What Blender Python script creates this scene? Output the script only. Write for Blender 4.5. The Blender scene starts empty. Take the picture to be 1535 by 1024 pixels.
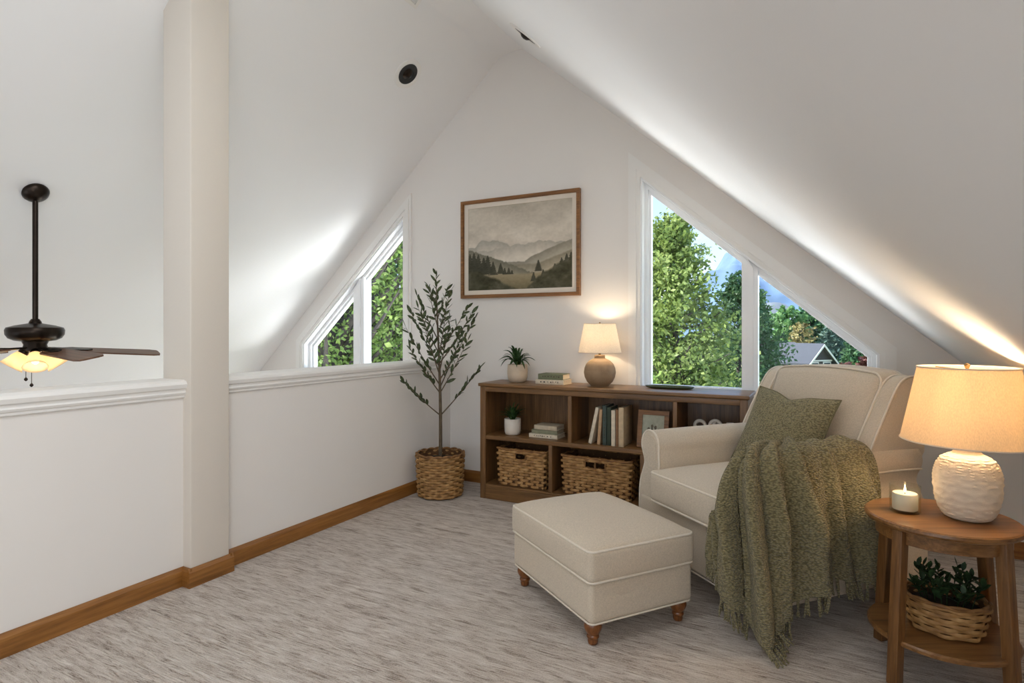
import bpy, bmesh, math, random
import numpy as np
from mathutils import Vector, Matrix, Euler, noise
from mathutils.geometry import tessellate_polygon

random.seed(11)
np.random.seed(11)
PI = math.pi
SC = bpy.context.scene
COL = SC.collection

# ------------------------------------------------------------------ camera
cam_d = bpy.data.cameras.new('camera')
cam = bpy.data.objects.new('camera', cam_d)
COL.objects.link(cam)
cam.location = (0, 0, 1.25)
cam.rotation_euler = (PI / 2, 0, math.radians(27.83))
cam_d.sensor_width = 36
cam_d.lens = 36 * 878 / 1535
cam_d.shift_y = -17 / 1535
cam_d.clip_end = 3000
SC.camera = cam

# ------------------------------------------------------------------ view
SC.view_settings.view_transform = 'Standard'
SC.view_settings.look = 'None'
SC.view_settings.gamma = 1
SC.view_settings.use_curve_mapping = False
SC.view_settings.exposure = 0.60
SC.cycles.max_bounces = 10
SC.cycles.diffuse_bounces = 6
SC.cycles.transparent_max_bounces = 24
SC.cycles.sample_clamp_indirect = 6
SC.cycles.caustics_reflective = False
SC.cycles.caustics_refractive = False


def lin(r, g, b):
    f = lambda c: (c / 255) / 12.92 if c / 255 <= .04045 else ((c / 255 + .055) / 1.055) ** 2.4
    return (f(r), f(g), f(b), 1)


# ------------------------------------------------------------------ world sky
W = bpy.data.worlds.new('world')
SC.world = W
W.use_nodes = True
nt = W.node_tree
nt.nodes.clear()
wo = nt.nodes.new('ShaderNodeOutputWorld')
bg = nt.nodes.new('ShaderNodeBackground')
tc = nt.nodes.new('ShaderNodeTexCoord')
sep = nt.nodes.new('ShaderNodeSeparateXYZ')
rmp = nt.nodes.new('ShaderNodeValToRGB')
rmp.color_ramp.elements[0].position = 0.0
rmp.color_ramp.elements[0].color = (.62, .78, .95, 1)
rmp.color_ramp.elements[1].position = .45
rmp.color_ramp.elements[1].color = (.16, .40, .85, 1)
ns = nt.nodes.new('ShaderNodeTexNoise')
ns.inputs['Scale'].default_value = 3.4
ns.inputs['Detail'].default_value = 7
ns.inputs['Roughness'].default_value = .58
mp = nt.nodes.new('ShaderNodeMapping')
mp.inputs['Scale'].default_value = (1, 1, 2.4)
mp.inputs['Location'].default_value = (.3, .1, .25)
cr = nt.nodes.new('ShaderNodeValToRGB')
cr.color_ramp.elements[0].position = .50
cr.color_ramp.elements[1].position = .64
mx = nt.nodes.new('ShaderNodeMixRGB')
mx.inputs[2].default_value = (.95, .96, .98, 1)
L = nt.links.new
L(tc.outputs['Generated'], sep.inputs[0])
L(sep.outputs['Z'], rmp.inputs[0])
L(tc.outputs['Generated'], mp.inputs['Vector'])
L(mp.outputs[0], ns.inputs['Vector'])
L(ns.outputs['Fac'], cr.inputs[0])
L(cr.outputs[0], mx.inputs[0])
L(rmp.outputs[0], mx.inputs[1])
L(mx.outputs[0], bg.inputs['Color'])
bg.inputs['Strength'].default_value = 1.25
L(bg.outputs[0], wo.inputs[0])

# ------------------------------------------------------------------ sun and added fill lights
sun_d = bpy.data.lights.new('sun', 'SUN')
sun_d.energy = 6.5
sun_d.angle = .009
sun_d.color = (1, .95, .86)
sun = bpy.data.objects.new('sun', sun_d)
COL.objects.link(sun)
sun.rotation_euler = Vector((.80, .16, -.85)).to_track_quat('-Z', 'Y').to_euler()


def area(name, loc, direction, sx, sy, power, color):
    d = bpy.data.lights.new(name, 'AREA')
    d.shape = 'RECTANGLE'
    d.size, d.size_y, d.energy, d.color = sx, sy, power, color
    o = bpy.data.objects.new(name, d)
    COL.objects.link(o)
    o.location = loc
    o.rotation_euler = Vector(direction).to_track_quat('-Z', 'Y').to_euler()
    return o


# unseen fill lights added behind the camera, on the slope and below the loft
area('added_fill_rear', (-.9, -3.02, 1.35), (0, 1, 0), 3.0, 1.5, 12, (.95, .975, 1))
area('added_fill_slope_low', (.30, -1.0, 1.395), (-.653, 0, -.757), 1.3, .8, 23, (.95, .975, 1))
area('added_fill_slope_high', (-1.158, .80, 2.652), (-.653, 0, -.757), 1.3, .8, 12, (.95, .975, 1))
area('added_fill_great_room_gable', (-4.2, 4.12, -1.0), (0, -1, .35), 1.8, 2.0, 20, (.95, .975, 1))
area('added_fill_great_room_rear', (-4.6, -3.02, -.6), (0, 1, .1), 2.8, 2.4, 6, (.95, .975, 1))
# unseen lights added below the sills to brighten the ceiling near the windows
area('added_fill_below_sill', (-.45, 6.7, -.45), (0, -.12, 1), 2.8, 3.6, 640, (.95, .975, 1))
area('added_fill_below_sill_left', (-3.7, 6.0, -.45), (0, -.12, 1), 2.6, 2.6, 70, (.95, .975, 1))


# ================================================================== helpers
def mat(name):
    m = bpy.data.materials.new(name)
    m.use_nodes = True
    n = m.node_tree.nodes
    return m, n, m.node_tree.links.new, n['Principled BSDF']


def coords(n, l, kind='Object', scale=(1, 1, 1), rot=(0, 0, 0)):
    t = n.new('ShaderNodeTexCoord')
    p = n.new('ShaderNodeMapping')
    p.inputs['Scale'].default_value = scale
    p.inputs['Rotation'].default_value = rot
    l(t.outputs[kind], p.inputs['Vector'])
    return p.outputs[0]


def tex_noise(n, l, vec, scale, detail=4, rough=.5, dist=0):
    t = n.new('ShaderNodeTexNoise')
    t.inputs['Scale'].default_value = scale
    t.inputs['Detail'].default_value = detail
    t.inputs['Roughness'].default_value = rough
    t.inputs['Distortion'].default_value = dist
    l(vec, t.inputs['Vector'])
    return t.outputs['Fac']


def ramp(n, l, fac, stops):
    r = n.new('ShaderNodeValToRGB')
    e = r.color_ramp.elements
    while len(e) < len(stops):
        e.new(.5)
    for k, (p, c) in enumerate(stops):
        e[k].position = p
        e[k].color = c
    l(fac, r.inputs[0])
    return r.outputs[0]


def bump(n, l, h, strength, dist, bs, prev=None):
    b = n.new('ShaderNodeBump')
    b.inputs['Strength'].default_value = strength
    b.inputs['Distance'].default_value = dist
    l(h, b.inputs['Height'])
    if prev:
        l(prev, b.inputs['Normal'])
    l(b.outputs[0], bs.inputs['Normal'])
    return b.outputs[0]


def math_node(n, l, op, a, b):
    m = n.new('ShaderNodeMath')
    m.operation = op
    for k, v in ((0, a), (1, b)):
        if isinstance(v, (int, float)):
            m.inputs[k].default_value = v
        else:
            l(v, m.inputs[k])
    return m.outputs[0]


def plain(name, col, rough=.6, var=.06, scale=6, bmp=0, bscale=80, metal=0, spec=.5):
    m, n, l, b = mat(name)
    v = coords(n, l)
    f = tex_noise(n, l, v, scale, 3)
    lo = tuple(max(0, c * (1 - var)) for c in col[:3]) + (1,)
    hi = tuple(min(1, c * (1 + var)) for c in col[:3]) + (1,)
    l(ramp(n, l, f, [(.3, lo), (.7, hi)]), b.inputs['Base Color'])
    b.inputs['Roughness'].default_value = rough
    b.inputs['Metallic'].default_value = metal
    b.inputs['Specular IOR Level'].default_value = spec
    if bmp:
        bump(n, l, tex_noise(n, l, v, bscale, 3), bmp, .002, b)
    return m


def wood(name, dark, mid, light, axis=0, rough=.42, scale=1.0):
    m, n, l, b = mat(name)
    s = [14 * scale] * 3
    s[axis] = 1.1 * scale
    v = coords(n, l, 'Object', tuple(s))
    f1 = tex_noise(n, l, v, 2.2, 6, .62, .6)
    s2 = [60 * scale] * 3
    s2[axis] = 2.5 * scale
    v2 = coords(n, l, 'Object', tuple(s2))
    f2 = tex_noise(n, l, v2, 2.0, 4, .6)
    f = math_node(n, l, 'ADD', math_node(n, l, 'MULTIPLY', f1, .65), math_node(n, l, 'MULTIPLY', f2, .35))
    l(ramp(n, l, f, [(.33, dark), (.5, mid), (.68, light)]), b.inputs['Base Color'])
    b.inputs['Roughness'].default_value = rough
    bump(n, l, f2, .12, .001, b)
    return m


def linen(name, col, wsc=420):
    m, n, l, b = mat(name)
    v = coords(n, l, 'Object', (wsc, wsc * .35, wsc))
    v2 = coords(n, l, 'Object', (wsc * .35, wsc, wsc * .5))
    f1 = tex_noise(n, l, v, 1, 2)
    f2 = tex_noise(n, l, v2, 1, 2)
    f = math_node(n, l, 'MULTIPLY', math_node(n, l, 'ADD', f1, f2), .5)
    lo = tuple(c * .86 for c in col[:3]) + (1,)
    hi = tuple(min(1, c * 1.1) for c in col[:3]) + (1,)
    l(ramp(n, l, f, [(.36, lo), (.62, hi)]), b.inputs['Base Color'])
    b.inputs['Roughness'].default_value = .95
    b.inputs['Specular IOR Level'].default_value = .15
    b.inputs['Sheen Weight'].default_value = .15
    w = tex_noise(n, l, coords(n, l, 'Object', (7, 7, 7)), 1, 2)
    p = bump(n, l, w, .25, .02, b)
    bump(n, l, f, .2, .001, b, p)
    return m


M = {}
# painted drywall
for key, c in (('wall', lin(234, 230, 225)), ('ceiling', lin(240, 240, 240)), ('post', lin(219, 211, 200))):
    M[key] = plain(key + '_paint', c, .85, .012, 1.3, .05, 160, spec=.25)
M['trim_paint'] = plain('trim_paint', lin(238, 236, 232), .45, .01, 3)
M['sash'] = plain('window_sash_paint', lin(244, 245, 246), .4, .01, 3)
M['oak'] = wood('golden_oak', lin(108, 68, 26), lin(142, 94, 42), lin(166, 114, 58), 1, .38)
M['oak_x'] = wood('golden_oak_across', lin(108, 68, 26), lin(142, 94, 42), lin(166, 114, 58), 0, .38)
M['walnut'] = wood('bookcase_wood', lin(82, 56, 30), lin(120, 86, 50), lin(146, 108, 68), 0, .36)
M['walnut_v'] = wood('bookcase_wood_upright', lin(82, 56, 30), lin(118, 84, 49), lin(144, 106, 66), 2, .4)
M['table_wood'] = wood('table_wood', lin(84, 56, 28), lin(128, 89, 50), lin(158, 116, 70), 0, .3, 1.3)
M['table_wood_v'] = wood('table_leg_wood', lin(78, 50, 24), lin(118, 80, 42), lin(146, 104, 60), 2, .36, 1.3)
M['leg_wood'] = wood('turned_leg_wood', lin(74, 42, 18), lin(120, 72, 34), lin(150, 94, 48), 2, .3, 2)
M['frame_wood'] = wood('picture_frame_wood', lin(92, 58, 26), lin(132, 88, 44), lin(158, 110, 62), 0, .4, 2)
M['linen'] = linen('oatmeal_linen', lin(203, 190, 171))
M['piping'] = plain('piping_cord', lin(222, 212, 196), .9, .04, 60)
M['bronze'] = plain('oiled_bronze', lin(46, 38, 32), .32, .2, 12, metal=.85)
M['brass'] = plain('aged_brass', lin(150, 122, 82), .35, .1, 12, metal=.9)
M['black'] = plain('black_recess', lin(30, 30, 30), .4, .2, 20)
M['soil'] = plain('potting_soil', lin(42, 32, 25), .95, .4, 60, .6, 60)
M['pages'] = plain('book_pages', lin(226, 214, 192), .9, .08, 120)
M['ink'] = plain('dark_ink', lin(70, 60, 50), .8)
M['pot'] = plain('stone_pot_glaze', lin(206, 190, 168), .7, .10, 14, .15, 120)
M['pot_white'] = plain('white_pot_glaze', lin(222, 214, 203), .55, .05, 14, .08, 120)
M['clay'] = plain('lamp_clay', lin(150, 126, 98), .7, .16, 16, .2, 90)
M['cream_clay'] = plain('cream_ceramic', lin(226, 212, 190), .85, .05, 30, .4, 260)
M['wax'] = plain('candle_wax', lin(244, 232, 210), .5, .02, 10)
M['wax'].node_tree.nodes['Principled BSDF'].inputs['Subsurface Weight'].default_value = .25
M['wax'].node_tree.nodes['Principled BSDF'].inputs['Subsurface Radius'].default_value = (.02, .012, .006)
M['bark'] = plain('olive_bark', lin(98, 84, 66), .9, .25, 30, .5, 60)
M['bark_out'] = plain('grey_bark', lin(92, 84, 80), .95, .3, 8, .8, 14)


def leaf_mat(name, lo, mid, hi, scale, transl=.25, rough=.5):
    m, n, l, b = mat(name)
    v = coords(n, l)
    f = tex_noise(n, l, v, scale, 3, .6)
    c = ramp(n, l, f, [(.3, lo), (.5, mid), (.7, hi)])
    l(c, b.inputs['Base Color'])
    b.inputs['Roughness'].default_value = rough
    b.inputs['Specular IOR Level'].default_value = .3
    if transl:
        t = n.new('ShaderNodeBsdfTranslucent')
        l(c, t.inputs['Color'])
        mix = n.new('ShaderNodeMixShader')
        mix.inputs[0].default_value = transl
        l(b.outputs[0], mix.inputs[1])
        l(t.outputs[0], mix.inputs[2])
        l(mix.outputs[0], n['Material Output'].inputs['Surface'])
    return m


M['olive_leaf'] = leaf_mat('olive_leaf', lin(44, 54, 34), lin(70, 82, 52), lin(98, 106, 74), 40, .15)
M['fern_leaf'] = leaf_mat('plant_leaf', lin(30, 52, 26), lin(48, 76, 38), lin(74, 102, 54), 30, .15)
M['dark_leaf'] = leaf_mat('dark_plant_leaf', lin(26, 44, 24), lin(42, 64, 36), lin(64, 88, 50), 30, .12)
M['tree_leaf'] = leaf_mat('tree_leaf', lin(88, 106, 54), lin(134, 154, 82), lin(188, 200, 128), 1.6, .35)
M['tree_leaf_deep'] = leaf_mat('tree_leaf_deep', lin(54, 82, 54), lin(84, 116, 76), lin(124, 152, 104), 1.4, .3)
M['tree_leaf_lime'] = leaf_mat('tree_leaf_lime', lin(92, 118, 58), lin(142, 168, 90), lin(192, 208, 132), 2.2, .4)
M['poplar_leaf'] = leaf_mat('poplar_leaf', lin(86, 128, 78), lin(118, 158, 98), lin(152, 184, 124), .8, .3)
M['spruce_needle'] = leaf_mat('spruce_needle', lin(62, 88, 80), lin(92, 120, 106), lin(128, 150, 130), 1.2, .15)
M['pine_needle'] = leaf_mat('pine_needle', lin(44, 80, 52), lin(76, 116, 76), lin(120, 150, 100), 1.0, .15)
M['burgundy_leaf'] = leaf_mat('burgundy_leaf', lin(72, 40, 42), lin(112, 70, 66), lin(150, 104, 92), 1.2, .2)
M['tan_leaf'] = leaf_mat('tan_leaf', lin(110, 100, 60), lin(160, 148, 96), lin(196, 184, 130), 1.2, .2)


def wicker(name, lo, mid, hi):
    m, n, l, b = mat(name)
    v = coords(n, l)
    f = tex_noise(n, l, v, 24, 2, .5)
    l(ramp(n, l, f, [(.3, lo), (.5, mid), (.72, hi)]), b.inputs['Base Color'])
    b.inputs['Roughness'].default_value = .6
    bump(n, l, tex_noise(n, l, v, 260, 2), .3, .001, b)
    return m


M['wicker'] = wicker('seagrass', lin(136, 98, 54), lin(164, 122, 70), lin(190, 150, 96))
M['basket_inside'] = plain('basket_inside', lin(92, 62, 34), .9, .2, 20)
M['wicker_rim'] = wicker('seagrass_rim', lin(104, 70, 36), lin(134, 94, 52), lin(158, 116, 68))

# carpet: loop pile in wavy ridges across the room
m, n, l, b = mat('loop_carpet')
v1 = coords(n, l, 'Object', (5, 24, 1), (0, 0, .05))
f1 = tex_noise(n, l, v1, 1, 2, .5, .8)
v2 = coords(n, l, 'Object', (11, 120, 1), (0, 0, -.03))
f2 = tex_noise(n, l, v2, 1, 3, .6, 1.1)
v3 = coords(n, l, 'Object', (150, 260, 1))
f3 = tex_noise(n, l, v3, 1, 2, .6)
fs = math_node(n, l, 'ADD', math_node(n, l, 'MULTIPLY', f1, .26),
               math_node(n, l, 'ADD', math_node(n, l, 'MULTIPLY', f2, .50), math_node(n, l, 'MULTIPLY', f3, .24)))
l(ramp(n, l, fs, [(.36, lin(122, 108, 96)), (.44, lin(176, 163, 151)), (.50, lin(200, 189, 178)), (.62, lin(222, 214, 205))]), b.inputs['Base Color'])
b.inputs['Roughness'].default_value = 1
b.inputs['Specular IOR Level'].default_value = .05
b.inputs['Sheen Weight'].default_value = .1
bump(n, l, fs, .9, .02, b)
M['carpet'] = m


def knit(name, col, sc):
    m, n, l, b = mat(name)
    v = coords(n, l, 'Object', (sc, sc, sc))
    w = n.new('ShaderNodeTexNoise')
    w.inputs['Scale'].default_value = .22
    w.inputs['Detail'].default_value = 2
    l(v, w.inputs['Vector'])
    mixv = n.new('ShaderNodeMixRGB')
    mixv.blend_type = 'ADD'
    mixv.inputs[0].default_value = 2.2
    l(v, mixv.inputs[1])
    l(w.outputs['Color'], mixv.inputs[2])
    vo = n.new('ShaderNodeTexVoronoi')
    vo.inputs['Scale'].default_value = 1
    mp_ = n.new('ShaderNodeMapping')
    mp_.inputs['Scale'].default_value = (.55, .55, 1.25)
    l(mixv.outputs[0], mp_.inputs['Vector'])
    l(mp_.outputs[0], vo.inputs['Vector'])
    inv = math_node(n, l, 'SUBTRACT', 1, vo.outputs['Distance'])
    lo = tuple(c * .55 for c in col[:3]) + (1,)
    hi = tuple(min(1, c * 1.25) for c in col[:3]) + (1,)
    l(ramp(n, l, inv, [(.32, lo), (.58, col), (.85, hi)]), b.inputs['Base Color'])
    b.inputs['Roughness'].default_value = 1
    b.inputs['Specular IOR Level'].default_value = .08
    b.inputs['Sheen Weight'].default_value = .2
    bump(n, l, inv, 1, .010, b)
    return m


M['throw'] = knit('olive_knit', lin(150, 139, 101), 165)
M['pillow'] = knit('sage_textured_weave', lin(158, 149, 112), 190)
M['pillow_cord'] = plain('sage_cord', lin(122, 116, 86), .95, .1, 60)


def shade_mat(name, col, w=.55):
    m, n, l, b = mat(name)
    v = coords(n, l, 'Object', (300, 300, 120))
    f = tex_noise(n, l, v, 1, 2)
    lo = tuple(c * .86 for c in col[:3]) + (1,)
    c = ramp(n, l, f, [(.35, lo), (.65, col)])
    l(c, b.inputs['Base Color'])
    b.inputs['Roughness'].default_value = .9
    t = n.new('ShaderNodeBsdfTranslucent')
    l(c, t.inputs['Color'])
    mix = n.new('ShaderNodeMixShader')
    mix.inputs[0].default_value = w
    l(b.outputs[0], mix.inputs[1])
    l(t.outputs[0], mix.inputs[2])
    l(mix.outputs[0], n['Material Output'].inputs['Surface'])
    return m


M['shade'] = shade_mat('linen_lampshade', lin(238, 222, 196))
M['shade_white'] = shade_mat('pale_lampshade', lin(246, 240, 230))

# clear glass that lets light straight through, with a fresnel sheen
m, n, l, b = mat('clear_glass')
n.remove(b)
tr = n.new('ShaderNodeBsdfTransparent')
tr.inputs['Color'].default_value = (.97, .98, .97, 1)
gl = n.new('ShaderNodeBsdfGlossy')
gl.inputs['Roughness'].default_value = .02
lw = n.new('ShaderNodeLayerWeight')
lw.inputs['Blend'].default_value = .5
mix = n.new('ShaderNodeMixShader')
l(math_node(n, l, 'ADD', math_node(n, l, 'MULTIPLY', math_node(n, l, 'POWER', lw.outputs['Facing'], 6), .3), .006), mix.inputs[0])
l(tr.outputs[0], mix.inputs[1])
l(gl.outputs[0], mix.inputs[2])
l(mix.outputs[0], n['Material Output'].inputs['Surface'])
M['glass'] = m
m, n, l, b = mat('jar_glass')
n.remove(b)
tr = n.new('ShaderNodeBsdfTransparent')
tr.inputs['Color'].default_value = (.95, .96, .94, 1)
gl = n.new('ShaderNodeBsdfGlossy')
gl.inputs['Roughness'].default_value = .02
lw = n.new('ShaderNodeLayerWeight')
lw.inputs['Blend'].default_value = .5
mix = n.new('ShaderNodeMixShader')
l(math_node(n, l, 'ADD', math_node(n, l, 'MULTIPLY', math_node(n, l, 'POWER', lw.outputs['Facing'], 4), .45), .03), mix.inputs[0])
l(tr.outputs[0], mix.inputs[1])
l(gl.outputs[0], mix.inputs[2])
l(mix.outputs[0], n['Material Output'].inputs['Surface'])
M['jar_glass'] = m


def emit(name, col, s):
    m, n, l, b = mat(name)
    b.inputs['Base Color'].default_value = col
    b.inputs['Emission Color'].default_value = col
    b.inputs['Emission Strength'].default_value = s
    return m


M['bulb'] = emit('warm_bulb', (1, .72, .42, 1), 14)
M['fan_bulb'] = emit('fan_bulb', (1, .84, .58, 1), 4)
M['flame'] = emit('candle_flame', (1, .72, .35, 1), 10)


# ------------------------------------------------------------------ mesh builders: each returns (verts, faces)
def join(*parts):
    V, Fc = [], []
    for v, f in parts:
        o = len(V)
        V += list(v)
        Fc += [tuple(i + o for i in q) for q in f]
    return V, Fc


def xf(part, mtx):
    return [tuple(mtx @ Vector(p)) for p in part[0]], part[1]


def deform(part, fn):
    return [fn(*p) for p in part[0]], part[1]


def box(x0, x1, y0, y1, z0, z1):
    v = [(x, y, z) for z in (z0, z1) for y in (y0, y1) for x in (x0, x1)]
    return v, [(0, 2, 3, 1), (4, 5, 7, 6), (0, 1, 5, 4), (2, 6, 7, 3), (0, 4, 6, 2), (1, 3, 7, 5)]


def rbox(x0, x1, y0, y1, z0, z1, r=.004, k=2, m=1):
    """box with rounded edges and corners"""
    c = ((x0 + x1) / 2, (y0 + y1) / 2, (z0 + z1) / 2)
    h = ((x1 - x0) / 2, (y1 - y0) / 2, (z1 - z0) / 2)
    r = min(r, min(h) * .98)

    def axis(a):
        i = a - r
        lo = [-i - r * math.tan(PI / 4 * (k - j) / k) for j in range(k)]
        mid = [-i + 2 * i * j / m for j in range(m + 1)]
        hi = [i + r * math.tan(PI / 4 * (j + 1) / k) for j in range(k)]
        return lo + mid + hi
    ax = [axis(a) for a in h]
    V, Fc, idx = [], [], {}

    def vert(p):
        key = tuple(round(q, 6) for q in p)
        if key not in idx:
            inner = [max(-(h[j] - r), min(h[j] - r, p[j])) for j in range(3)]
            d = Vector([p[j] - inner[j] for j in range(3)])
            d = d.normalized() * r if d.length > 1e-9 else d
            idx[key] = len(V)
            V.append(tuple(c[j] + inner[j] + d[j] for j in range(3)))
        return idx[key]
    for a in range(3):
        u, w = (a + 1) % 3, (a + 2) % 3
        for sgn in (-1, 1):
            for i in range(len(ax[u]) - 1):
                for j in range(len(ax[w]) - 1):
                    q = []
                    for (ii, jj) in ((i, j), (i + 1, j), (i + 1, j + 1), (i, j + 1)):
                        p = [0, 0, 0]
                        p[a] = sgn * h[a]
                        p[u] = ax[u][ii]
                        p[w] = ax[w][jj]
                        q.append(vert(p))
                    Fc.append(tuple(q) if sgn > 0 else tuple(reversed(q)))
    return V, Fc


def lathe(profile, seg=32, cx=0, cy=0):
    V, Fc = [], []
    for r, z in profile:
        for k in range(seg):
            a = 2 * PI * k / seg
            V.append((cx + r * math.cos(a), cy + r * math.sin(a), z))
    for i in range(len(profile) - 1):
        for k in range(seg):
            k2 = (k + 1) % seg
            Fc.append((i * seg + k, i * seg + k2, (i + 1) * seg + k2, (i + 1) * seg + k))
    if profile[0][0] > 1e-4:
        Fc.append(tuple(reversed(range(seg))))
    if profile[-1][0] > 1e-4:
        Fc.append(tuple((len(profile) - 1) * seg + k for k in range(seg)))
    return V, Fc


def shell(profile, seg=40):
    """open lathe, no caps"""
    V, Fc = lathe(profile, seg)
    return V, [f for f in Fc if len(f) == 4]


def tube(path, rad, sides=6, closed=False):
    P = [Vector(p) for p in path]
    N = len(P)
    V, Fc = [], []
    up = None
    for i in range(N):
        if closed:
            t = P[(i + 1) % N] - P[i - 1]
        else:
            t = P[min(i + 1, N - 1)] - P[max(i - 1, 0)]
        t = t.normalized() if t.length > 1e-9 else Vector((0, 0, 1))
        if up is None:
            up = Vector((0, 0, 1)) if abs(t.z) < .9 else Vector((1, 0, 0))
        up = (up - t * up.dot(t))
        up = up.normalized() if up.length > 1e-6 else t.orthogonal().normalized()
        s = t.cross(up)
        r = rad(i / max(1, N - 1)) if callable(rad) else rad
        for k in range(sides):
            a = 2 * PI * k / sides
            V.append(tuple(P[i] + (up * math.cos(a) + s * math.sin(a)) * r))
    for i in range(N if closed else N - 1):
        j = (i + 1) % N
        for k in range(sides):
            k2 = (k + 1) % sides
            Fc.append((i * sides + k, j * sides + k, j * sides + k2, i * sides + k2))
    if not closed:
        Fc.append(tuple(range(sides)))
        Fc.append(tuple(reversed([(N - 1) * sides + k for k in range(sides)])))
    return V, Fc


def prism(poly, a, b, axis='y', holes=()):
    """polygon of 2-D points (x,z for axis y; y,z for axis x; x,y for axis z) given thickness from a to b"""
    def p3(q, t):
        return {'y': (q[0], t, q[1]), 'x': (t, q[0], q[1]), 'z': (q[0], q[1], t)}[axis]
    loops = [list(poly)] + [list(h) for h in holes]
    flat = [q for lp in loops for q in lp]
    tris = tessellate_polygon([[Vector((q[0], q[1], 0)) for q in lp] for lp in loops])
    N = len(flat)
    V = [p3(q, a) for q in flat] + [p3(q, b) for q in flat]
    Fc = [tuple(t) for t in tris] + [tuple(i + N for i in reversed(t)) for t in tris]
    o = 0
    for lp in loops:
        k = len(lp)
        for i in range(k):
            j = (i + 1) % k
            Fc.append((o + i, o + j, o + j + N, o + i + N))
        o += k
    return V, Fc


def grid(nu, nv, fn):
    V = [fn(i / (nu - 1), j / (nv - 1)) for i in range(nu) for j in range(nv)]
    Fc = [(i * nv + j, (i + 1) * nv + j, (i + 1) * nv + j + 1, i * nv + j + 1) for i in range(nu - 1) for j in range(nv - 1)]
    return V, Fc


def mesh(name, part, material, sharp=35, fix=True):
    me = bpy.data.meshes.new(name)
    me.from_pydata([tuple(p) for p in part[0]], [], part[1])
    if fix:
        bm = bmesh.new()
        bm.from_mesh(me)
        bmesh.ops.recalc_face_normals(bm, faces=bm.faces)
        bm.to_mesh(me)
        bm.free()
    me.shade_smooth()
    if sharp is not None:
        me.set_sharp_from_angle(angle=math.radians(sharp))
    me.materials.append(M[material] if isinstance(material, str) else material)
    return me


def link(name, data, parent=None):
    o = bpy.data.objects.new(name, data)
    COL.objects.link(o)
    if parent:
        o.parent = parent
    return o


def obj(name, part, material, parent=None, sharp=35, fix=True):
    return link(name, mesh(name, part, material, sharp, fix), parent)


def thing(name, label, cat, loc=(0, 0, 0), rz=0, group=None):
    o = link(name, None)
    o.location = loc
    o.rotation_euler = (0, 0, rz)
    return tag(o, label, cat, group)


def tag(o, label, cat, group=None):
    o['label'] = label
    o['category'] = cat
    if group:
        o['group'] = group
    return o


def struct(name, part=None, material=None, label=None, sharp=35):
    o = obj(name, part, material, None, sharp) if part else link(name, None)
    o['kind'] = 'structure'
    if label:
        o['label'] = label
    return o


def stuff(o):
    o['kind'] = 'stuff'
    return o


# ================================================================== the room
RZ = 3.475                                   # flat ridge strip height
RL, RR = -2.268, -2.09                       # its two edges
SL, SR = .927, .862                          # left and right roof pitch
YG = 4.13                                    # inner face of the gable wall
YB = -3.0                                    # inner face of the wall behind the camera
XK, XL, ZL = 1.45, -6.4, -2.7                # knee wall, great-room wall, great-room floor
zl = lambda x: RZ + SL * (x - RL)
zr = lambda x: RZ - SR * (x - RR)

# loft floor slab with carpet
struct('floor', box(-2.95, XK + .2, YB - .2, YG + .02, -.25, 0), 'carpet', 'beige loop pile carpet in wavy ridges')
# ceiling: two slopes and the narrow flat strip on the ridge, one thick roof
e = .3
ridge = []
for k in range(9):                              # plaster eased over the left edge of the ridge strip
    q = k / 8
    ridge.append(((RL - .05) * (1 - q) ** 2 + RL * 2 * q * (1 - q) + RR * q * q, zl(RL - .05) * (1 - q) ** 2 + RZ * 2 * q * (1 - q) + RZ * q * q))
roof = [(XL - .2, zl(XL - .2))] + ridge + [ (XK + .2, zr(XK + .2)), (XK + .2, zr(XK + .2) + .35),
        (RR, RZ + .3), (RL, RZ + .3), (XL - .2, zl(XL - .2) + .38)]
struct('ceiling', prism(roof, YB - .2, YG + .22, 'y'), 'ceiling', 'white vaulted ceiling with two steep slopes')

# window openings in the gable wall (x, z)
WR = [(-1.145, .80), (-1.145, 2.352), (.312, 1.108), (.312, .80)]
WLW = [(-3.255, .80), (-3.255, 2.262), (-4.50, 1.116), (-4.50, .80)]
g_out = [(XL - .1, ZL - .1), (XK + .1, ZL - .1), (XK + .1, zr(XK + .1) + .1), (RR, RZ + .1), (RL, RZ + .1), (XL - .1, zl(XL - .1) + .1)]
low_w = [(-5.9, -2.05), (-3.2, -2.05), (-3.2, .15), (-5.9, .15)]  # unseen opening added for the great-room gable fill light
struct('wall_far', prism(g_out, YG, YG + .17, 'y', [WR, WLW, low_w]), 'wall', 'warm white gable wall with two trapezoid windows')
rear = [(-2.4, .6), (.6, .6), (.6, 2.1), (-2.4, 2.1)]  # unseen opening added for the rear fill light
rear = [(x, min(z, zr(x) - .1 if x > RR else zl(x) - .1)) for x, z in rear]
rear2 = [(-6.0, -1.8), (-3.2, -1.8), (-3.2, .6), (-5.2, .6)]  # unseen opening added for the great-room rear fill light
rear2 = [(x, min(z, zl(x) - .12)) for x, z in rear2]
struct('wall_near', prism(g_out, YB - .17, YB, 'y', [rear, rear2]), 'wall', 'warm white wall behind the room')
struct('wall_right', box(XK, XK + .12, YB, YG, -.2, zr(XK) + .08), 'wall', 'low white knee wall under the right slope')
struct('wall_great_room', box(XL - .12, XL, YB, YG, ZL - .1, zl(XL) + .1), 'wall', 'white wall of the room below')
struct('floor_great_room', box(XL - .1, -2.9, YB, YG, ZL - .1, ZL), 'oak', 'floor of the room below')
XW = -2.77
struct('wall_left', box(-2.93, XW, YB, YG + .01, ZL, .93), 'wall', 'white half wall along the loft edge')
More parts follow.
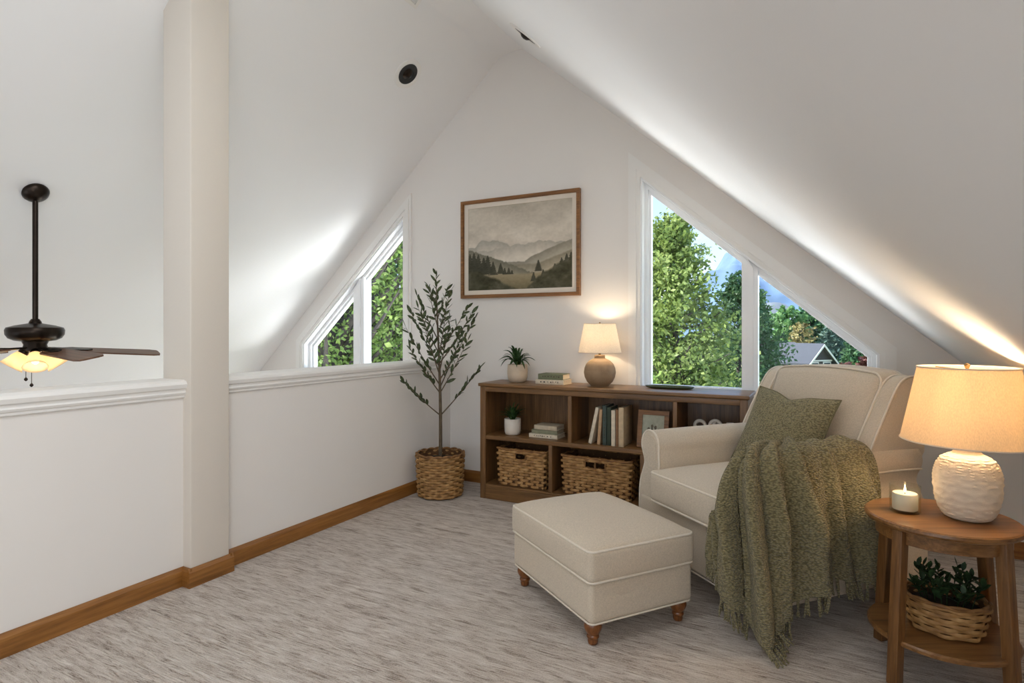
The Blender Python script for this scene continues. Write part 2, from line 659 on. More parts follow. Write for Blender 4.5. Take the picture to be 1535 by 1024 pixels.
# moulded cap of the half wall
cap = [(-2.955, .985), (-2.948, 1.0), (-2.935, 1.008), (-2.765, 1.008), (-2.745, 1.0), (-2.738, .986), (-2.742, .968), (-2.752, .962),
       (-2.752, .952), (-2.748, .945), (-2.752, .936), (-2.758, .932), (-2.758, .922), (-2.768, .916), (-2.93, .916), (-2.94, .95)]
struct('trim_1', prism(cap, 2.0, YG, 'y'), 'trim_paint', 'moulded white cap rail between post and gable wall', 20)
struct('trim_2', prism(cap, YB, 1.79, 'y'), 'trim_paint', 'moulded white cap rail between post and rear wall', 20)
struct('column', rbox(-2.935, -2.712, 1.79, 2.0, -.2, 3.1, .006, 2), 'post', 'square white post rising from the half wall')

bbp = [(0, 0), (0, .088), (.004, .093), (.009, .088), (.012, .08), (.016, .074), (.017, .066), (.017, 0)]


def bb_y(name, x, y0, y1, label):
    return struct(name, prism([(x + a, z) for a, z in bbp], y0, y1, 'y'), 'oak', label, 25)


bb_y('baseboard_left', XW, 2.0, YG - .001, 'golden oak baseboard under the cap rail stretch by the gable')
bb_y('baseboard_near', XW, YB, 1.79, 'golden oak baseboard along the half wall before the post')
col_b = struct('baseboard_column', label='golden oak baseboard wrapping the white post')
obj('base_side', prism([(-2.712 + a, z) for a, z in bbp], 1.772, 2.017, 'y'), 'oak', col_b, 25)
obj('base_return', prism([(1.79 - a, z) for a, z in bbp], -2.765, -2.70, 'x'), 'oak_x', col_b, 25)
obj('base_return', prism([(2.0 + a, z) for a, z in bbp], -2.765, -2.70, 'x'), 'oak_x', col_b, 25)
struct('baseboard_far', prism([(YG - a, z) for a, z in bbp], XW, XK, 'x'), 'oak_x', 'golden oak baseboard along the gable wall', 25)
struct('baseboard_right', prism([(XK - a, z) for a, z in bbp], YB, YG, 'y'), 'oak', 'golden oak baseboard along the knee wall', 25)


# ------------------------------------------------------------------ windows
def inset(poly, d):
    """offset a convex polygon inwards by d"""
    k = len(poly)
    cx = sum(p[0] for p in poly) / k
    cz = sum(p[1] for p in poly) / k
    lines = []
    for i in range(k):
        a, b_ = Vector(poly[i]), Vector(poly[(i + 1) % k])
        t = (b_ - a).normalized()
        nrm = Vector((-t.y, t.x))
        if nrm.dot(Vector((cx, cz)) - a) < 0:
            nrm = -nrm
        lines.append((a + nrm * d, t))
    out = []
    for i in range(k):
        (p, t), (q, s) = lines[i - 1], lines[i]
        den = t.x * s.y - t.y * s.x
        r = ((q.x - p.x) * s.y - (q.y - p.y) * s.x) / den
        out.append(tuple(p + t * r))
    return out


def window(name, hole, mull_x, mull_w, label, pitch):
    w = struct(name, label=label)
    o1 = inset(hole, -.082)
    o2 = inset(hole, -.060)
    o3 = inset(hole, -.022)
    i0 = inset(hole, .003)
    # stepped interior casing
    obj('casing', join(prism(o1, YG - .016, YG + .001, 'y', [i0]), prism(o2, YG - .024, YG - .012, 'y', [o3])), 'trim_paint', w, 20)
    # jamb lining inside the wall thickness
    obj('jamb', prism(inset(hole, -.001), YG - .002, YG + .165, 'y', [inset(hole, .016)]), 'sash', w, 20)
    a = inset(hole, .016)
    obj('frame', join(prism(a, YG + .06, YG + .15, 'y', [inset(hole, .040)]),
                      prism(inset(hole, .030), YG + .085, YG + .13, 'y', [inset(hole, .058)])), 'sash', w, 20)
    xs = sorted(p[0] for p in hole)
    top = lambda x: hole[1][1] + (hole[2][1] - hole[1][1]) * (x - hole[1][0]) / (hole[2][0] - hole[1][0]) - .03
    x0, x1 = mull_x - mull_w / 2, mull_x + mull_w / 2
    z0 = hole[0][1] + .02
    obj('mullion', join(prism([(x0, z0), (x1, z0), (x1, top(x1)), (x0, top(x0))], YG + .05, YG + .15, 'y'),
                        prism([(x0 + mull_w * .28, z0), (x1 - mull_w * .28, z0), (x1 - mull_w * .28, top(x1)), (x0 + mull_w * .28, top(x0))], YG + .036, YG + .052, 'y')), 'sash', w, 20)
    g = inset(hole, .045)
    gt = lambda x: g[1][1] + (g[2][1] - g[1][1]) * (x - g[1][0]) / (g[2][0] - g[1][0])
    for half in (0, 1):
        if (half == 0) == (hole[1][0] < hole[2][0]):
            q = [(g[0][0], g[0][1]), (g[1][0], g[1][1]), (mull_x, gt(mull_x)), (mull_x, g[0][1])]
        else:
            q = [(mull_x, g[0][1]), (mull_x, gt(mull_x)), g[2], g[3]]
        obj('pane', ([(x, YG + .11, z) for x, z in q], [(0, 1, 2, 3)]), 'glass', w, None)
    return w


window('window_1', WR, -.42, .10, 'trapezoid window above the bookcase and armchair', -1)
window('window_2', WLW, -3.83, .13, 'trapezoid window above the half wall', 1)


# ------------------------------------------------------------------ casings added out of view round the two slope fill lights
def added_skylight(name, x, y, label):
    w = struct(name, label=label)
    ax, nz = Vector((0, 1, 0)), Vector((-SR, 0, -1)).normalized()
    ay = nz.cross(ax)
    mtx = Matrix((ax, ay, nz)).transposed().to_4x4()
    mtx.translation = (x, y, zr(x))
    w.matrix_world = mtx
    ro = [(-.74, -.49), (.74, -.49), (.74, .49), (-.74, .49)]
    ri = [(-.66, -.41), (.66, -.41), (.66, .41), (-.66, .41)]
    obj('casing', prism(ro, -.005, .03, 'z', [ri]), 'trim_paint', w)


added_skylight('added_skylight_low', .30, -1.0, 'unseen casing added round a fill light low in the right slope')
added_skylight('added_skylight_high', -1.15, .80, 'unseen casing added round a fill light high in the right slope near the ridge')


# ------------------------------------------------------------------ ceiling fittings
def slope_frame(x, y, side):
    """matrix with z pointing out of the ceiling slope into the room, x running along the ridge"""
    p = (SL if side < 0 else SR)
    nz = Vector((p if side < 0 else -p, 0, -1)).normalized()
    ax = Vector((0, 1, 0))
    ay = nz.cross(ax)
    z = zl(x) if side < 0 else zr(x)
    mtx = Matrix((ax, ay, nz)).transposed().to_4x4()
    mtx.translation = (x, y, z)
    return mtx


for x, y, side, lab in ((-2.658, 3.412, -1, 'round recessed ceiling light, unlit, on the slope above the half wall'),
                        (-1.589, 3.189, 1, 'round recessed ceiling light, unlit, on the slope above the bookcase')):
    t = tag(link('recessed_light', None), lab, 'light')
    t.matrix_world = slope_frame(x, y, side)
    obj('trim_ring', lathe([(.080, -.004), (.080, .004), (.094, .010), (.112, .006), (.116, -.002)], 40), 'trim_paint', t, 50)
    obj('can', lathe([(.0805, .0005), (.080, .0045), (.065, .002), (.0005, .0015)], 32), 'black', t, 50)
    obj('eyeball', lathe([(.0005, .024), (.02, .020), (.034, .010), (.042, .001)], 24), 'bronze', t, 60)
t = tag(link('ceiling_vent', None), 'white slatted air vent near the ceiling ridge', 'vent')
t.matrix_world = slope_frame(-2.375, 3.125, -1)
obj('frame', join(box(-.34, 0, .105, .125, -.003, .008), box(-.34, 0, 0, .02, -.003, .008),
                  box(-.34, -.315, .019, .106, -.003, .008), box(-.025, 0, .019, .106, -.003, .008)), 'trim_paint', t)
for k in range(7):
    obj('slat', xf(box(-.316, -.024, -.0055, .0055, -.0006, .0006), Matrix.Translation((0, .026 + k * .0122, .002)) @ Matrix.Rotation(.6, 4, 'X')), 'trim_paint', t)
obj('duct', box(-.33, -.01, .01, .115, -.0025, -.0005), 'black', t)

# ------------------------------------------------------------------ ceiling fan
FX, FY = -3.844, 1.634
fan = thing('ceiling_fan', 'oil-rubbed bronze ceiling fan with wooden blades and amber glass lights', 'ceiling fan', (FX, FY, 0))
mt_ = slope_frame(FX, FY, -1)
mt_.translation = (0, 0, zl(FX))
obj('canopy', xf(lathe([(.060, -.002), (.064, .008), (.058, .020), (.040, .038), (.020, .048), (.012, .052)], 36), mt_), 'bronze', fan, 50)
obj('downrod', tube([(.0, 0, 1.27), (.0, 0, zl(FX) - .03)], .0135, 14), 'bronze', fan, 60)
obj('motor_housing', lathe([(.018, 1.312), (.026, 1.30), (.03, 1.288), (.09, 1.276), (.126, 1.264), (.132, 1.25), (.130, 1.226), (.118, 1.206),
                            (.092, 1.193), (.06, 1.188), (.052, 1.17), (.056, 1.15), (.05, 1.135), (.02, 1.13)], 48), 'bronze', fan, 40)
M['blade_wood'] = wood('fan_blade_wood', lin(66, 40, 26), lin(98, 64, 44), lin(124, 86, 62), 0, .4)
blade_poly = [(.17, -.05), (.19, -.058), (.56, -.068), (.595, -.055), (.60, -.03), (.60, .03), (.595, .055), (.56, .068), (.19, .058), (.17, .05)]
base_rot = math.radians(27.83)
for k in range(5):
    a = base_rot + math.radians(-29 + 72 * k)
    mtx = Matrix.Translation((0, 0, 1.148)) @ Matrix.Rotation(a, 4, 'Z') @ Matrix.Rotation(.065, 4, 'Y') @ Matrix.Rotation(.2, 4, 'X')
    bl = obj('blade', prism(blade_poly, -.004, .004, 'z'), 'blade_wood', fan)
    bl.matrix_local = mtx
    ir = obj('blade_iron', prism([(.03, -.012), (.12, -.014), (.17, -.034), (.235, -.026), (.26, 0), (.235, .026), (.17, .034), (.12, .014), (.03, .012)], .004, .010, 'z'), 'bronze', bl)
# light kit: three bell shades tilted outwards
bell = shell([(.020, 0), (.027, -.006), (.036, -.03), (.043, -.058), (.052, -.082), (.058, -.090), (.056, -.090), (.050, -.080), (.041, -.058), (.034, -.03), (.025, -.008)], 30)
m, n, l, b = mat('amber_glass')
b.inputs['Base Color'].default_value = lin(248, 232, 204)
b.inputs['Roughness'].default_value = .35
tn = n.new('ShaderNodeBsdfTranslucent')
tn.inputs['Color'].default_value = lin(252, 236, 208)
mixs = n.new('ShaderNodeMixShader')
mixs.inputs[0].default_value = .65
l(b.outputs[0], mixs.inputs[1])
l(tn.outputs[0], mixs.inputs[2])
l(mixs.outputs[0], n['Material Output'].inputs['Surface'])
M['amber_glass'] = m
bell_me = mesh('glass_shade', bell, 'amber_glass', 60)
bulb_me = mesh('bulb', lathe([(.001, -.068), (.012, -.064), (.017, -.052), (.014, -.036), (.009, -.02), (.008, -.005)], 16), 'fan_bulb', 60)
sock_me = mesh('socket', lathe([(.014, .03), (.018, .02), (.024, .006), (.024, -.004)], 20), 'bronze', 40)
for k in range(4):
    a = math.radians(-23 + 90 * k)
    mtx = Matrix.Translation((.052 * math.cos(a), .052 * math.sin(a), 1.125)) @ Matrix.Rotation(a, 4, 'Z') @ Matrix.Rotation(-.60, 4, 'Y')
    s_ = link('glass_shade', bell_me, fan)
    s_.matrix_local = mtx
    link('bulb', bulb_me, s_)
    link('socket', sock_me, s_)
    pl = bpy.data.lights.new('fan_bulb_light', 'POINT')
    pl.energy, pl.color, pl.shadow_soft_size = .13, (1, .86, .66), .018
    po = link('fan_bulb_light', pl, fan)
    po.location = mtx @ Vector((0, 0, -.078))
for dx, dy, zz in ((-.02, -.035, .985), (.03, -.03, .955)):
    ch = obj('pull_chain', tube([(dx, dy, 1.135), (dx, dy, zz)], .0016, 6), 'bronze', fan)
    obj('chain_fob', lathe([(.001, zz - .016), (.008, zz - .010), (.009, zz - .004), (.005, zz + .003), (.001, zz + .006)], 12, dx, dy), 'bronze', ch, 60)

# ================================================================== upholstery
def loop_rect(x0, x1, y0, y1, z, r, n=6):
    """rounded rectangle path at height z"""
    pts = []
    for (cx, cy, a0) in ((x1 - r, y1 - r, 0), (x0 + r, y1 - r, 90), (x0 + r, y0 + r, 180), (x1 - r, y0 + r, 270)):
        for k in range(n + 1):
            a = math.radians(a0 + 90 * k / n)
            pts.append((cx + r * math.cos(a), cy + r * math.sin(a), z))
    out = []
    for i, p in enumerate(pts):
        q = pts[(i + 1) % len(pts)]
        d = math.dist(p, q)
        s = max(1, int(d / .03))
        for j in range(s):
            out.append(tuple(p[c] + (q[c] - p[c]) * j / s for c in range(3)))
    return out


def crown(x0, x1, y0, y1, zmid, ztop, amt, side=.0):
    def fn(x, y, z):
        u = (2 * x - x0 - x1) / (x1 - x0)
        v = (2 * y - y0 - y1) / (y1 - y0)
        w = max(0, (z - zmid) / (ztop - zmid))
        k = max(0, 1 - u ** 4) * max(0, 1 - v ** 4)
        bulge = side * (1 - ((z - zmid) / (ztop - zmid)) ** 2) if side else 0
        return (x + bulge * u * abs(u) ** 3 * (1 - v ** 4), y + bulge * v * abs(v) ** 3 * (1 - u ** 4), z + amt * k * w)
    return fn


turned = [(.012, 0), (.019, .004), (.021, .014), (.020, .024), (.024, .028), (.026, .033), (.024, .038), (.022, .042), (.028, .05),
          (.034, .062), (.037, .074), (.034, .086), (.030, .092), (.033, .097), (.036, .103), (.036, .115)]

# --- ottoman
ott = thing('ottoman', 'oatmeal linen ottoman with piped cushion top and turned wooden feet', 'ottoman', (-.915, 2.566, 0), math.radians(-36.32))
ox, oy = .352, .268
obj('base', deform(rbox(-ox + .008, ox - .008, -oy + .008, oy - .008, .097, .262, .022, 3, 6), lambda x, y, z: (x, y, z)), 'linen', ott, 60)
oc = crown(-ox, ox, -oy, oy, .325, .392, .042, .006)
obj('cushion', deform(rbox(-ox, ox, -oy, oy, .258, .392, .024, 4, 16), oc), 'linen', ott, 60)
for zz, ins in ((.384, .004), (.264, .004)):
    obj('piping', tube([(x, y, z) for x, y, z in loop_rect(-ox + ins, ox - ins, -oy + ins, oy - ins, zz, .028)], .0056, 7, True), 'piping', ott, 60)
obj('piping', tube(loop_rect(-ox + .011, ox - .011, -oy + .011, oy - .011, .100, .024), .004, 7, True), 'piping', ott, 60)
foot_me = mesh('foot', lathe(turned, 28), 'leg_wood', 50)
for sx in (-1, 1):
    for sy in (-1, 1):
        link('foot', foot_me, ott).location = (sx * (ox - .055), sy * (oy - .05), 0)

# --- armchair (local x towards the side table, y backwards)
chair_rz = math.radians(-41.38)
CO = Vector((-.551, 2.843, 0))
chair = thing('armchair', 'oatmeal linen armchair with rolled arms, wings and loose cushions', 'armchair', CO, chair_rz)
obj('base', rbox(-.425, .425, 0, .99, .115, .372, .02, 3, 6), 'linen', chair, 60)
obj('piping', tube(loop_rect(-.428, .428, -.003, .993, .118, .02), .004, 7, True), 'piping', chair, 60)
sc_ = crown(-.27, .27, -.045, .70, .46, .53, .034, .006)
obj('seat_cushion', deform(rbox(-.27, .27, -.045, .70, .376, .53, .026, 4, 16), sc_), 'linen', chair, 60)
for zz in (.523, .383):
    obj('piping', tube(loop_rect(-.267, .267, -.042, .697, zz, .03), .0056, 7, True), 'piping', chair, 60)
# arms: scrolled outline extruded along the depth
arm_o = [(.268, .115), (.268, .60)]
for k in range(13):
    a = math.radians(195 - 205 * k / 12)
    arm_o.append((.346 + .078 * math.cos(a), .642 + .078 * math.sin(a)))
arm_o += [(.412, .60), (.398, .572), (.392, .545), (.408, .505), (.430, .46), (.443, .41), (.447, .35), (.446, .115)]
# smooth the outline
def smooth_poly(p, keep=2, it=1):
    for _ in range(it):
        q = []
        for i in range(len(p) - 1):
            a, b_ = p[i], p[i + 1]
            q += [(a[0] * .75 + b_[0] * .25, a[1] * .75 + b_[1] * .25), (a[0] * .25 + b_[0] * .75, a[1] * .25 + b_[1] * .75)]
        p = [p[0]] + q + [p[-1]]
    return p
arm_s = smooth_poly(arm_o, 2, 1)
ccx = sum(p[0] for p in arm_s) / len(arm_s)
def arm_mesh(sgn):
    V, Fc = [], []
    ys = [(.012, -.012), (.016, -.004), (.024, .0)] + [(.024 + (.985 - .024) * k / 10, .0) for k in range(1, 11)] + [(.993, -.006), (.997, -.014)]
    # normals of outline
    k = len(arm_s)
    nr = []
    for i in range(k):
        a, b_ = Vector(arm_s[i - 1]), Vector(arm_s[(i + 1) % k])
        t = (b_ - a).normalized()
        nr.append(Vector((t.y, -t.x)))
    if sum((Vector(arm_s[i]) - Vector((.36, .4))).dot(nr[i]) for i in range(k)) < 0:
        nr = [-q for q in nr]
    for y, off in ys:
        for i in range(k):
            puff = .006 * math.sin(PI * min(1, max(0, (y - .02) / .95)))
            p = Vector(arm_s[i]) + nr[i] * (off + (puff if arm_s[i][1] > .5 else 0))
            V.append((sgn * p.x, y, p.y))
    for j in range(len(ys) - 1):
        for i in range(k):
            i2 = (i + 1) % k
            Fc.append((j * k + i, j * k + i2, (j + 1) * k + i2, (j + 1) * k + i))
    for base, rev in ((0, True), ((len(ys) - 1) * k, False)):
        tr_ = tessellate_polygon([[Vector((V[base + i][0], V[base + i][2], 0)) for i in range(k)]])
        Fc += [tuple(base + i for i in (reversed(t_) if rev else t_)) for t_ in tr_]
    return V, Fc
for sgn in (-1, 1):
    am = obj('arm', arm_mesh(sgn), 'linen', chair, 60)
    path = [(sgn * (p[0]), .017, p[1]) for p in arm_s]
    obj('piping', tube(path, .0055, 7), 'piping', am, 60)
    obj('piping', tube([(sgn * .4205, .03 + .095 * k, .607 + .004 * math.sin(k)) for k in range(11)], .005, 7), 'piping', am, 60)
    # front panel inside the piping
    inn = [(.337 + (p[0] - .337) * .80, .118 + (p[1] - .118) * .965) for p in arm_s]
    obj('front_panel', prism([(sgn * p[0], p[1]) for p in inn], .0085, .013, 'y'), 'linen', am, 60)
# wings beside the back cushion
wing_o = [(.64, .62), (.675, .70), (.72, .78), (.775, .87), (.825, .955), (.865, 1.005), (.91, 1.03), (.97, 1.036), (1.03, 1.025), (1.06, .99), (1.05, .80), (1.03, .60)]
wing_s = smooth_poly(wing_o + [wing_o[0]], 2, 2)[:-1]
def wing_mesh(sgn):
    xs_ = [(.318, -.012), (.322, -.004), (.331, 0), (.378, .002), (.390, 0), (.398, -.005), (.402, -.013)]
    k = len(wing_s)
    cy, cz = .9, .82
    V, Fc = [], []
    nr = []
    for i in range(k):
        a, b_ = Vector(wing_s[i - 1]), Vector(wing_s[(i + 1) % k])
        t = (b_ - a)
        t = t.normalized() if t.length > 1e-7 else Vector((1, 0))
        q = Vector((t.y, -t.x))
        if q.dot(Vector(wing_s[i]) - Vector((cy, cz))) < 0:
            q = -q
        nr.append(q)
    for x, off in xs_:
        for i in range(k):
            p = Vector(wing_s[i]) + nr[i] * off
            V.append((sgn * x, p.x, p.y))
    for j in range(len(xs_) - 1):
        for i in range(k):
            i2 = (i + 1) % k
            Fc.append((j * k + i, j * k + i2, (j + 1) * k + i2, (j + 1) * k + i))
    for base in (0, (len(xs_) - 1) * k):
        tr_ = tessellate_polygon([[Vector((V[base + i][1], V[base + i][2], 0)) for i in range(k)]])
        Fc += [tuple(base + i for i in t_) for t_ in tr_]
    return V, Fc
for sgn in (-1, 1):
    wg = obj('wing', wing_mesh(sgn), 'linen', chair, 60)
    for xx in (.322, .398):
        obj('piping', tube([(sgn * xx, p[0], p[1]) for p in wing_s[:int(len(wing_s) * .78)]], .0055, 7), 'piping', wg, 60)
# back frame behind the cushion, leaning back
def lean(x, y, z):
    return (x, y + (z - .5) * .10, z)
obj('back_frame', deform(rbox(-.385, .385, .90, .985, .12, 1.005, .03, 3, 6), lean), 'linen', chair, 60)
# back cushion: thick, leaning, crowned front, soft top
bc0 = rbox(-.325, .325, -.085, .085, 0, .56, .045, 4, 16)
def backc(x, y, z):
    u, w = x / .325, (z - .28) / .28
    k = max(0, 1 - u ** 4) * max(0, 1 - w ** 4)
    y = y - .035 * k * (1 if y < 0 else 0)
    z = z - .012 * u * u * (1 if z > .3 else 0)
    z = z + .010 * (1 - u * u) * (1 if z > .5 else 0)
    return (x, y + .745 + (z - 0) * .36, z + .495)
obj('back_cushion', deform(bc0, backc), 'linen', chair, 60)
def bpath(sgn_y):
    pts = []
    r = .05
    for (cx, cz, a0) in ((.32 - r, .555 - r, 0), (-.32 + r, .555 - r, 90), (-.32 + r, .005 + r, 180), (.32 - r, .005 + r, 270)):
        for k in range(7):
            a = math.radians(a0 + 15 * k)
            pts.append((cx + r * math.cos(a), cz + r * math.sin(a)))
    out = []
    for i, p in enumerate(pts):
        q = pts[(i + 1) % len(pts)]
        s = max(1, int(math.dist(p, q) / .03))
        for j in range(s):
            out.append((p[0] + (q[0] - p[0]) * j / s, p[1] + (q[1] - p[1]) * j / s))
    return [backc(x, sgn_y * .074, z) for x, z in out]
obj('piping', tube(bpath(-1), .0056, 7, True), 'piping', chair, 60)
obj('piping', tube(bpath(1), .0056, 7, True), 'piping', chair, 60)
for sx in (-1, 1):
    lg = obj('leg', deform(rbox(-.026, .026, -.026, .026, 0, .12, .006, 2, 2), lambda x, y, z: (x * (.62 + 3.2 * z), y * (.62 + 3.2 * z), z)), 'leg_wood', chair, 50)
    lg.location = (sx * .365, .065, 0)
    lg = obj('leg', deform(rbox(-.024, .024, -.024, .024, 0, .12, .005, 2, 2), lambda x, y, z: (x, y + (.12 - z) * .25, z)), 'leg_wood', chair, 50)
    lg.location = (sx * .37, .93, 0)
R_ch = Matrix.Translation(CO) @ Matrix.Rotation(chair_rz, 4, 'Z')

# --- sage scatter pillow leaning on the back cushion
pil = thing('throw_pillow', 'sage green textured pillow leaning on the armchair back', 'pillow')
def pillow_part(w, h, t, n=34):
    def side(sg):
        def fn(a, b_):
            u, v = 2 * a - 1, 2 * b_ - 1
            k = max(0, (1 - abs(u) ** 2.6)) ** .62 * max(0, (1 - abs(v) ** 2.6)) ** .62
            pinch = 1 - .07 * (1 - abs(v) ** 2) * abs(u) ** 3
            pinch2 = 1 - .09 * (1 - abs(u) ** 2) * abs(v) ** 3
            dent = 0
            if v > 0:
                dent = -.30 * t * math.exp(-((u + .10) / .28) ** 2) * v * v
            wob = .006 * noise.noise(Vector((u * 2.2, v * 2.2, sg * 3 + 5)))
            return (u * w / 2 * pinch, sg * (t / 2 * k + wob * k) + 0, v * h / 2 * pinch2 + dent * (1 if v > .2 else .4) * .6)
        return fn
    return join(grid(n, n, side(-1)), grid(n, n, side(1)))
P_m = R_ch @ Matrix.Translation((-.015, .590, .735)) @ Matrix.Rotation(math.radians(8), 4, 'Z') @ Matrix.Rotation(math.radians(-27), 4, 'X') @ Matrix.Rotation(math.radians(4), 4, 'Y')
pil.matrix_world = P_m
pp = pillow_part(.47, .43, .16)
bmv = obj('cover', pp, 'pillow', pil, 70)
edge = []
nn = 34
gv = pp[0][:nn * nn]
ring = [gv[i * nn] for i in range(nn)] + [gv[(nn - 1) * nn + j] for j in range(1, nn)] + [gv[i * nn + nn - 1] for i in range(nn - 2, -1, -1)] + [gv[j] for j in range(nn - 2, 0, -1)]
obj('piping', tube(ring, .004, 6, True), 'pillow_cord', pil, 60)

# --- knitted throw over the near arm
thr = thing('throw_blanket', 'olive green knitted throw with fringe draped over the armchair arm', 'blanket', CO, chair_rz)
stations = [
    (0.00, [(.300, .28, .715), (.300, .20, .700), (.296, .11, .635), (.280, .0, .556), (.272, -.066, .43), (.270, -.072, .295)]),
    (0.16, [(.305, .27, .722), (.325, .15, .727), (.328, .03, .685), (.305, -.06, .54), (.315, -.08, .40), (.325, -.085, .235)]),
    (0.30, [(.29, .22, .715), (.34, .08, .725), (.37, -.015, .69), (.385, -.06, .56), (.40, -.075, .36), (.405, -.080, .135)]),
    (0.44, [(.30, .24, .722), (.365, .11, .735), (.425, .025, .70), (.465, -.005, .54), (.485, -.015, .28), (.492, -.022, .035)]),
    (0.57, [(.29, .30, .718), (.36, .20, .738), (.43, .12, .70), (.480, .085, .54), (.498, .075, .34), (.505, .07, .125)]),
    (0.72, [(.28, .40, .705), (.345, .36, .735), (.425, .31, .70), (.472, .275, .55), (.488, .265, .38), (.492, .262, .225)]),
    (0.86, [(.28, .52, .70), (.345, .51, .735), (.425, .48, .70), (.470, .46, .55), (.485, .455, .37), (.488, .455, .195)]),
    (1.00, [(.28, .63, .70), (.345, .645, .73), (.425, .64, .695), (.468, .645, .55), (.484, .65, .36), (.486, .66, .165)]),
]
def cr1(p0, p1, p2, p3, t):
    return .5 * ((2 * p1) + (-p0 + p2) * t + (2 * p0 - 5 * p1 + 4 * p2 - p3) * t * t + (-p0 + 3 * p1 - 3 * p2 + p3) * t ** 3)
def crv(pts, ts, t):
    k = 0
    while k < len(ts) - 2 and t > ts[k + 1]:
        k += 1
    f = (t - ts[k]) / (ts[k + 1] - ts[k])
    g = lambda i: pts[max(0, min(len(pts) - 1, i))]
    return cr1(g(k - 1), g(k), g(k + 1), g(k + 2), f)
st_s = [s for s, _ in stations]
tt_ = [0, .13, .27, .47, .73, 1.0]
def thr_base(s, t):
    pts = [crv([Vector(q) for q in st], tt_, t) for _, st in stations]
    return crv(pts, st_s, s)
def thr_pt(s, t):
    p = thr_base(s, t)
    du = thr_base(min(1, s + .01), t) - thr_base(max(0, s - .01), t)
    dv = thr_base(s, min(1, t + .01)) - thr_base(s, max(0, t - .01))
    nrm = dv.cross(du)
    nrm = nrm.normalized() if nrm.length > 1e-9 else Vector((1, 0, 0))
    if nrm.dot(Vector((.8, -.5, .5))) < 0:
        nrm = -nrm
    # soft vertical folds, deepest half way down, and a few sharper pleats carried over the arm
    ss = s + .02 * math.sin(3.2 * t + 1)
    f = .014 * math.sin(2 * PI * (ss * 4.6 + .15)) * (.25 + .75 * min(1, t * 1.7))
    for c_, w_, a_ in ((.11, .026, .030), (.27, .024, .022), (.40, .026, .044), (.53, .024, .030), (.645, .022, .034), (.79, .024, .026), (.92, .024, .018)):
        d_ = (ss - c_ - .03 * (t - .4)) / w_
        f += a_ * (math.exp(-d_ * d_) - .55 * math.exp(-(d_ - 1.7) ** 2)) * (.6 + .4 * math.sin(PI * min(1, t * 1.1)))
    f *= min(1, .35 + .65 * (s / .22 + max(0, t - .5)))          # the edge on the seat lies flat
    f += .005 * noise.noise(p * 9)
    free = min(1, max(0, (t - .32) / .25))                     # hanging part may fold inwards, the part on the arm may not
    return p + nrm * (max(f * (1 + 1.2 * free), -.010 - .022 * free) + .014)
tg = grid(132, 90, lambda a, b_: tuple(thr_pt(a, b_)))
cloth = obj('knit_panel', tg, 'throw', thr, None)
so = cloth.modifiers.new('thickness', 'SOLIDIFY')
so.thickness = .011
so.offset = 1
tas = []
for v_ in range(4):
    rr = random.Random(v_ + 3)
    bits = []
    for q in range(3):
        dx, dy = rr.uniform(-.004, .004), rr.uniform(-.004, .004)
        ln = .072 + rr.uniform(-.010, .012)
        bits.append(tube([(dx * .3, dy * .3, .006), (dx, dy, -.015), (dx * 1.6 + rr.uniform(-.004, .004), dy * 1.5, -ln * .6), (dx * 2 + rr.uniform(-.006, .006), dy * 2 + rr.uniform(-.004, .004), -ln)],
                         lambda t: .0055 * (1 - .35 * t), 6))
    tas.append(mesh('tassel', join(*bits), 'throw', 60))
NT = 58
for k in range(NT):
    s = (k + .5) / NT
    p = thr_pt(s, 1)
    o = link('tassel', tas[k % 4], thr)
    o.location = p + Vector((.003, -.003, 0))
    if p.z < .075:
        ang = random.uniform(-.5, .5) + 2.4
        o.rotation_euler = (0, -(1.05 + .35 * random.random()), -.9 + ang * .35)
        o.location.z = max(p.z, .014)
    else:
        o.rotation_euler = (random.uniform(-.18, .12), random.uniform(-.15, .15), random.uniform(0, 6))

# ================================================================== side table
TBX, TBY, TZ = .387, 2.634, .57
tb = thing('side_table', 'round wooden side table with lower shelf beside the armchair', 'table', (TBX, TBY, 0), math.radians(27.83))
obj('tabletop', lathe([(.02, TZ - .026), (.225, TZ - .026), (.236, TZ - .022), (.241, TZ - .013), (.239, TZ - .004), (.234, TZ), (.0005, TZ)], 72), 'table_wood', tb, 30)
obj('apron', lathe([(.182, TZ - .075), (.205, TZ - .075), (.205, TZ - .025), (.182, TZ - .025), (.182, TZ - .075)], 60), 'table_wood', tb, 30)
obj('shelf', lathe([(.02, .138), (.222, .138), (.230, .143), (.231, .154), (.226, .16), (.0005, .16)], 64), 'table_wood', tb, 30)
for k, (rb_, ph) in enumerate(((.262, 16), (.236, 110), (.236, 200), (.236, 290))):
    a = math.radians(ph)
    lw_ = .019
    def leg_fn(x, y, z, rb_=rb_):
        r_ = rb_ + (.205 - rb_) * z / .545
        return (x + r_, y, z)
    lg = obj('leg', deform(rbox(-lw_, lw_, -lw_, lw_, 0, TZ - .026, .004, 2, 2), leg_fn), 'table_wood_v', tb, 40)
    lg.rotation_euler = (0, 0, a)

